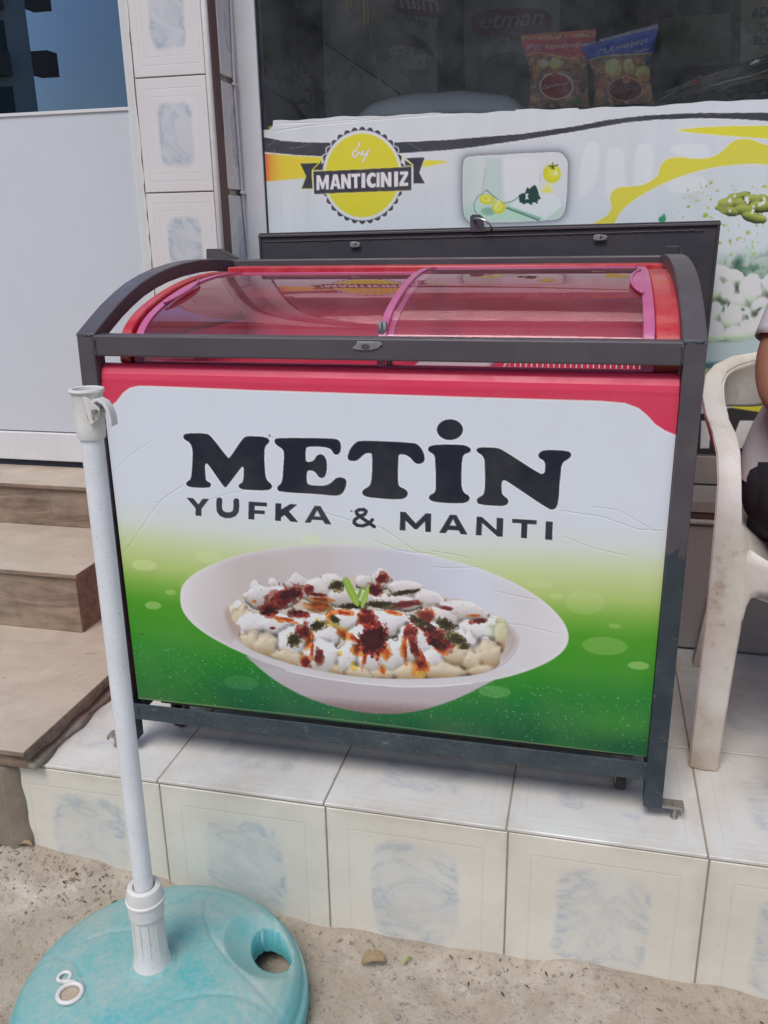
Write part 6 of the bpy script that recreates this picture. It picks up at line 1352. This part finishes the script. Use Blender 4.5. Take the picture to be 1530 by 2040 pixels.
m = MB(); m.tube([(o_.x+.0215, o_.y-.024, .769), (o_.x+.0215, o_.y+.002, .769)], .0028, 12); m.build('lever_pin', 'bare_steel', hd_, smooth='angle'); m = MB(); m.box((o_.x+.009, o_.y-.0195, .757), (o_.x+.019, o_.y-.0185, .771)); m.build('lever_slot', 'grout', hd_)

# ---------------------------------------------------------------- plastic armchair
XC = 1.365
chair = thing('plastic_chair', (XC, .42, 0), 'dirty white plastic armchair standing on the tiled step right of the cage', 'chair')
zz_ = lambda a_, b_: (1290+a_/2.04, 640+b_/2.04)
STA = [((172,1790),(283,1832),.180,.176,1),((190,1640),(306,1660),.182,.176,0),((215,1420),(345,1420),.185,.178,0),((240,1200),(384,1200),.190,.180,0),((262,960),(412,1000),.196,.184,0),((278,780),(384,840),.200,.192,0),((288,650),(382,640),.212,.208,0),((284,545),(377,535),.250,.250,0),((262,455),(358,465),.305,.310,0),((234,380),(322,392),.370,.378,0),((221,310),(304,330),.440,.448,0),((232,225),(300,252),.520,.520,0),((268,182),(322,208),.580,.575,0),((340,147),(372,180),.622,.610,0),((450,128),(462,158),.655,.640,0)]
L_ = []
for (pa, pb, ya, yb, gnd) in STA:
    a_ = at(*zz_(*pa), 1, ya); b_ = at(*zz_(*pb), 1, yb)
    if gnd: a_[2] = b_[2] = .001
    L_.append((Vector(a_), Vector(b_)))
L_.append((Vector((1.28, .672, .742)), Vector((1.282, .655, .728)))); L_.append((Vector((XC, .678, .744)), Vector((XC, .661, .730))))
def mirror(v): return Vector((2*XC-v.x, v.y, v.z))
path = L_+[(mirror(a_), mirror(b_)) for a_, b_ in reversed(L_[:-1])]
m = MB(); rings = []
for i, (a_, b_) in enumerate(path):
    a0, a1 = path[max(i-1, 0)], path[min(i+1, len(path)-1)]; d = ((a1[0]+a1[1])-(a0[0]+a0[1])).normalized(); wv = (b_-a_); n = wv.cross(d).normalized()*.0042
    rings.append([a_+n, a_.lerp(b_, .5)+n*1.9, b_+n, b_-n, a_.lerp(b_, .5)-n*.1, a_-n])
m.loft(rings); arm = m.build('arm_band', 'chair_plastic', chair, smooth='angle', bevel=.0012)
# rolled flange along the inner side of each front leg, and along the outer side
for mir in (0, 1):
    for side, lo, hi in ((1, 0, 5), (0, 0, 12)):
        m = MB(); rings = []
        for i in range(lo, hi+1):
            q0 = L_[i][side]; dep = (.030 if side == 1 else .020)*(1 if i < 9 else .6)
            q1 = q0+Vector((.002 if side else .004, dep, .0)) if i < 8 else q0+Vector((.002, .004, -dep)); t_ = Vector((.0016, 0, 0)) if i < 8 else Vector((.0, .0016, 0))
            ring = [q0-t_, q1-t_, q1+t_, q0+t_]; rings.append([mirror(v) for v in ring] if mir else ring)
        m.loft(rings); m.build('leg_flange' if side else 'arm_flange', 'chair_plastic', chair, smooth='angle')
# seat shell with a rolled front edge
m = MB(); rows = []; NX = 20
for j in range(18):
    t = j/17; row = []
    for i in range(NX+1):
        s_ = i/NX*2-1; xw = .212-.03*t
        x = XC+s_*xw; y = .172+.40*t; z = .392-.022*(1-s_*s_)*math.sin(math.pi*min(1, t*1.1))-.012*t+.02*abs(s_)**4
        if j == 0: z -= .050; y += .006
        if j == 1: z -= .012; y -= .002
        row.append((x, y-.018*(1-s_*s_)*(1-t), z))
    rows.append(row)
m.loft(rows, closed=False); o = m.build('seat', 'chair_plastic', chair, smooth=True); sdf = o.modifiers.new('t', 'SOLIDIFY'); sdf.thickness = .004; sdf.offset = 0
for mir in (0, 1):      # webs that join seat front to the legs
    m = MB(); ring1 = [Vector(at(*zz_(410, 905), 1, .19)), Vector(at(*zz_(430, 935), 1, .185)), Vector(at(*zz_(492, 978), 1, .168)), Vector((1.25, .158, .398))]; ring2 = [Vector(at(*zz_(372, 1290), 1, .18)), Vector(at(*zz_(405, 1140), 1, .178)), Vector(at(*zz_(430, 1098), 1, .172)), Vector((1.25, .160, .356))]
    ring1 = [L_[4][1].lerp(L_[5][1], .6)]+ring1[1:]; rows = [ring1, [a_.lerp(b_, .5)+Vector((0, -.002, 0)) for a_, b_ in zip(ring1, ring2)], ring2]
    if mir: rows = [[mirror(v) for v in rw] for rw in rows]
    m.loft(rows, closed=False); o = m.build('apron', 'chair_plastic', chair, smooth=True, sub=1); sdf = o.modifiers.new('t', 'SOLIDIFY'); sdf.thickness = .004
# back: upper band, slats, rear legs
m = MB(); rows = []; nb_ = len(path)
for i in range(9, nb_-9):
    b_ = path[i][1]; t = min(1, (i-9)/5., (nb_-10-i)/5.); h = .012+.088*t**.8; rows.append([b_+Vector((0, .001, .002)), b_+Vector((0, .004, -h*.35)), b_+Vector((0, .004-.006*t, -h*.7)), b_+Vector((0, .002-.010*t, -h))])
m.loft(rows, closed=False); o = m.build('backrest', 'chair_plastic', chair, smooth=True, sub=2); sdf = o.modifiers.new('t', 'SOLIDIFY'); sdf.thickness = .004
for k in range(5):
    x = XC-.10+k*.05; m = MB(); m.loft([[(x-.014, y, z), (x+.014, y, z), (x+.014, y+.005, z), (x-.014, y+.005, z)] for y, z in ((.654, .64), (.640, .58), (.618, .50), (.585, .43), (.565, .405))]); m.build('back_slat', 'chair_plastic', chair, bevel=.001)
for sx in (-1, 1):
    m = MB(); rings = []
    for z, y, xo, wd in ((.001, .600, .232, .022), (.12, .590, .222, .028), (.25, .575, .208, .034), (.372, .556, .190, .040), (.388, .552, .186, .044)):
        x = XC+sx*xo; rings.append([(x, y-.003, z), (x-sx*wd, y-.003, z), (x-sx*wd, y+.002, z), (x-sx*.003, y+.002, z), (x-sx*.003, y+.026, z), (x, y+.026, z)])
    m.loft(rings); m.build('leg', 'chair_plastic', chair, smooth='angle')

# ---------------------------------------------------------------- seated person, mostly beyond the right edge
per = thing('person', (XC, .4, .42), 'person sitting in the plastic chair in a pale grey T-shirt and black trousers', 'person')
def skin_obj(name, chains, mat, parent, sub=2):
    """chains: list of (points with radius, index of parent vertex or None)"""
    vs, es, rs = [], [], []
    for pts, root in chains:
        prev = root
        for pt in pts:
            vs.append(pt[:3]); rs.append(pt[3] if isinstance(pt[3], tuple) else (pt[3], pt[3])); k = len(vs)-1
            if prev is not None: es.append((prev, k))
            prev = k
    me = bpy.data.meshes.new(name); me.from_pydata(vs, es, []); o = bpy.data.objects.new(name, me); C.objects.link(o)
    md = o.modifiers.new('skin', 'SKIN'); md.use_smooth_shade = True
    sv = me.skin_vertices[0].data
    for i, r_ in enumerate(rs): sv[i].radius = r_
    sv[0].use_root = True
    s_ = o.modifiers.new('sub', 'SUBSURF'); s_.levels = s_.render_levels = sub; me.materials.append(M[mat])
    bpy.context.view_layer.update()
    m2 = bpy.data.meshes.new_from_object(o.evaluated_get(bpy.context.evaluated_depsgraph_get())); bpy.data.objects.remove(o); m2.name = name
    o = bpy.data.objects.new(name, m2); C.objects.link(o); m2.polygons.foreach_set('use_smooth', [True]*len(m2.polygons))
    if not m2.materials: m2.materials.append(M[mat])
    if parent: o.parent = parent; o.matrix_parent_inverse = Matrix.Translation(-parent.location)
    return o
PXc = 1.385; DZ = -.062
# body: torso core, arms and legs, head as one surface
def arm_chain(s_): 
    return [(PXc+s_*.095, .50, .915, .040), (PXc+s_*.128, .490, .885, .040), (PXc+s_*.158, .462, .835, .038), (PXc+s_*.180, .435, .775, .040), (PXc+s_*.190, .415, .725, .040), (PXc+s_*.180, .385, .680, .040), (PXc+s_*.135, .315, .650, .034), (PXc+s_*.108, .250, .628, .028), (PXc+s_*.090, .205, .612, .022), (PXc+s_*.080, .175, .607, (.034, .018)), (PXc+s_*.068, .135, .600, (.036, .014))]
core = [(PXc, .50, .50, (.135, .10)), (PXc, .50, .60, (.125, .095)), (PXc, .505, .72, (.125, .095)), (PXc, .51, .84, (.12, .085)), (PXc, .515, .915, (.085, .062)), (PXc, .51, .965, .056), (PXc, .497, 1.005, .056), (PXc, .478, 1.052, (.074, .086)), (PXc, .480, 1.115, (.090, .104)), (PXc, .486, 1.168, (.082, .094))]
leg = lambda s_: [(PXc+s_*.095, .42, .49, .082), (PXc+s_*.105, .26, .495, .072), (PXc+s_*.11, .08, .49, .058), (PXc+s_*.11, .045, .44, .052), (PXc+s_*.11, .055, .30, .05), (PXc+s_*.11, .07, .12, .034), (PXc+s_*.11, .07, .05, .034)]
body_ = skin_obj('body', [(core, None), (arm_chain(-1), 3), (arm_chain(1), 3), (leg(-1), 0), (leg(1), 0)], 'skin', per)
# five fingers on each hand, resting on the thighs
for s_ in (-1, 1):
    for k, (dx, L, rr_) in enumerate(((-.026, .052, .0082), (-.009, .062, .0085), (.009, .066, .0088), (.026, .060, .0085))):
        x = PXc+s_*.068+dx; skin_obj('finger', [([(x, .150, .603, rr_+.002), (x+dx*.15, .118, .602, rr_), (x+dx*.2, .118-L*.42, .592, rr_*.95), (x+dx*.22, .118-L*.72, .575, rr_*.85), (x+dx*.22, .118-L*.8, .560, rr_*.7)], None)], 'skin', body_, 1)
    x = PXc+s_*.068-s_*.030; skin_obj('thumb', [([(x+s_*.008, .165, .604, .012), (x-s_*.012, .142, .604, .0105), (x-s_*.022, .118, .598, .0095), (x-s_*.024, .098, .588, .008)], None)], 'skin', body_, 1)
# face: nose, mouth, eyes, ears
fy = .478-.088
skin_obj('nose', [([(PXc, fy+.010, 1.123, .008), (PXc, fy-.002, 1.106, .010), (PXc, fy-.010, 1.088, .013)], None)], 'skin', body_, 1)
for s_ in (-1, 1):
    m = MB(); m.lathe([(.002, -.0065), (.007, -.0045), (.0088, 0), (.007, .0045), (.002, .0065)], (PXc+s_*.030, fy+.014, 1.120), 14); e_ = m.build('eye', 'eye_white', body_, smooth=True)
    m = MB(); m.lathe([(.0042, -.001), (.0042, .001)], (PXc+s_*.030, fy+.0052, 1.120), 12, ax='y'); m.build('iris', 'eye_dark', e_)
    m = MB(); m.tube([(PXc+s_*.016, fy+.006, 1.140), (PXc+s_*.030, fy+.004, 1.145), (PXc+s_*.045, fy+.012, 1.141)], [.002, .0035, .002], 6); m.build('eyebrow', 'hair', body_, smooth=True)
    skin_obj('ear', [([(PXc+s_*.080, .488, 1.093, (.006, .011)), (PXc+s_*.086, .492, 1.113, (.006, .016)), (PXc+s_*.088, .495, 1.133, (.005, .012))], None)], 'skin', body_, 1)
m = MB(); m.tube([(PXc-.024, fy+.013, 1.058), (PXc-.01, fy+.004, 1.061), (PXc+.01, fy+.004, 1.061), (PXc+.024, fy+.013, 1.058)], [.003, .0055, .0055, .003], 8); m.build('mouth', 'lips', body_, smooth=True)
skin_obj('hair', [([(PXc, .525, 1.093, (.080, .062)), (PXc, .522, 1.143, (.094, .084)), (PXc, .492, 1.186, (.088, .094)), (PXc, .440, 1.193, (.070, .034))], None)], 'hair', per)
# T-shirt: torso with short sleeves that end above the elbow
def tshirt():
    m = MB(); secs = [(.512, .219, .130, .480), (.54, .217, .128, .485), (.60, .203, .122, .495), (.66, .172, .115, .503), (.76, .150, .112, .507), (.83, .155, .108, .51), (.885, .148, .102, .513), (.925, .128, .086, .515), (.952, .095, .072, .515), (.972, .068, .060, .512)]
    rings = []
    for i, (z, rx, ry, yc) in enumerate(secs):
        rings.append([(PXc+rx*math.copysign(abs(math.cos(a_))**.8, math.cos(a_))+.003*math.sin(5*a_+i*1.7), yc+ry*math.copysign(abs(math.sin(a_))**.9, math.sin(a_))+.004*math.sin(7*a_+i), z+(.008*math.sin(4*a_+1)+.02*math.cos(a_) if i == 0 else 0)) for a_ in [2*math.pi*k/40 for k in range(40)]])
    m.loft(rings, cap=False)
    o = m.build('t_shirt', 'shirt', per, smooth=True, sub=1)
    for s_ in (-1, 1):
        sl_ = MB(); sl_.tube([(PXc+s_*x, y, z) for x, y, z in ((.060, .508, .918), (.100, .502, .910), (.132, .486, .876), (.152, .466, .836), (.170, .446, .795), (.178, .438, .772))], [.046, .056, .057, .054, .051, .051], 20, cap=False)
        q = sl_.build('sleeve', 'shirt', o, smooth=True, sub=1); sd2 = q.modifiers.new('t', 'SOLIDIFY'); sd2.thickness = .002
    return o
tshirt()
tr_ = skin_obj('trousers', [([(PXc, .480, .480, (.192, .108)), (PXc, .45, .455, (.185, .085))], None), ([(PXc-.118, .38, .470, .104), (PXc-.120, .24, .480, .088), (PXc-.115, .08, .495, .071), (PXc-.115, .045, .44, .066), (PXc-.115, .06, .30, .066), (PXc-.115, .075, .14, .055), (PXc-.115, .078, .09, .052)], 0), ([(PXc+.118, .38, .470, .104), (PXc+.120, .24, .480, .088), (PXc+.115, .08, .495, .071), (PXc+.115, .045, .44, .066), (PXc+.115, .06, .30, .066), (PXc+.115, .075, .14, .055), (PXc+.115, .078, .09, .052)], 0)], 'trousers', per)
m = MB(); rings = []
for z, rx, ry in ((.392, .10, .08), (.398, .165, .115), (.415, .200, .135), (.45, .214, .142), (.49, .217, .140), (.525, .212, .130), (.55, .195, .118)):
    rings.append([(PXc+rx*math.copysign(abs(math.cos(a_))**.85, math.cos(a_)), .455+ry*math.copysign(abs(math.sin(a_))**.85, math.sin(a_)), z) for a_ in [2*math.pi*k/36 for k in range(36)]])
m.loft(rings); m.build('trouser_seat', 'trousers', tr_, smooth=True, sub=1)
for s_ in (-1, 1):
    m = MB(); rings = []
    for y, w_, h_ in ((.115, .026, .06), (.09, .035, .085), (.05, .036, .08), (.0, .038, .055), (-.06, .043, .045), (-.10, .040, .036), (-.128, .026, .026)):
        rings.append([(PXc+s_*.112+w_*math.cos(a_), y, .003+h_*.5*(1+math.sin(a_))) for a_ in [2*math.pi*k/16 for k in range(16)]])
    m.loft(rings); m.build('shoe', 'shoe', per, smooth=True, sub=1)
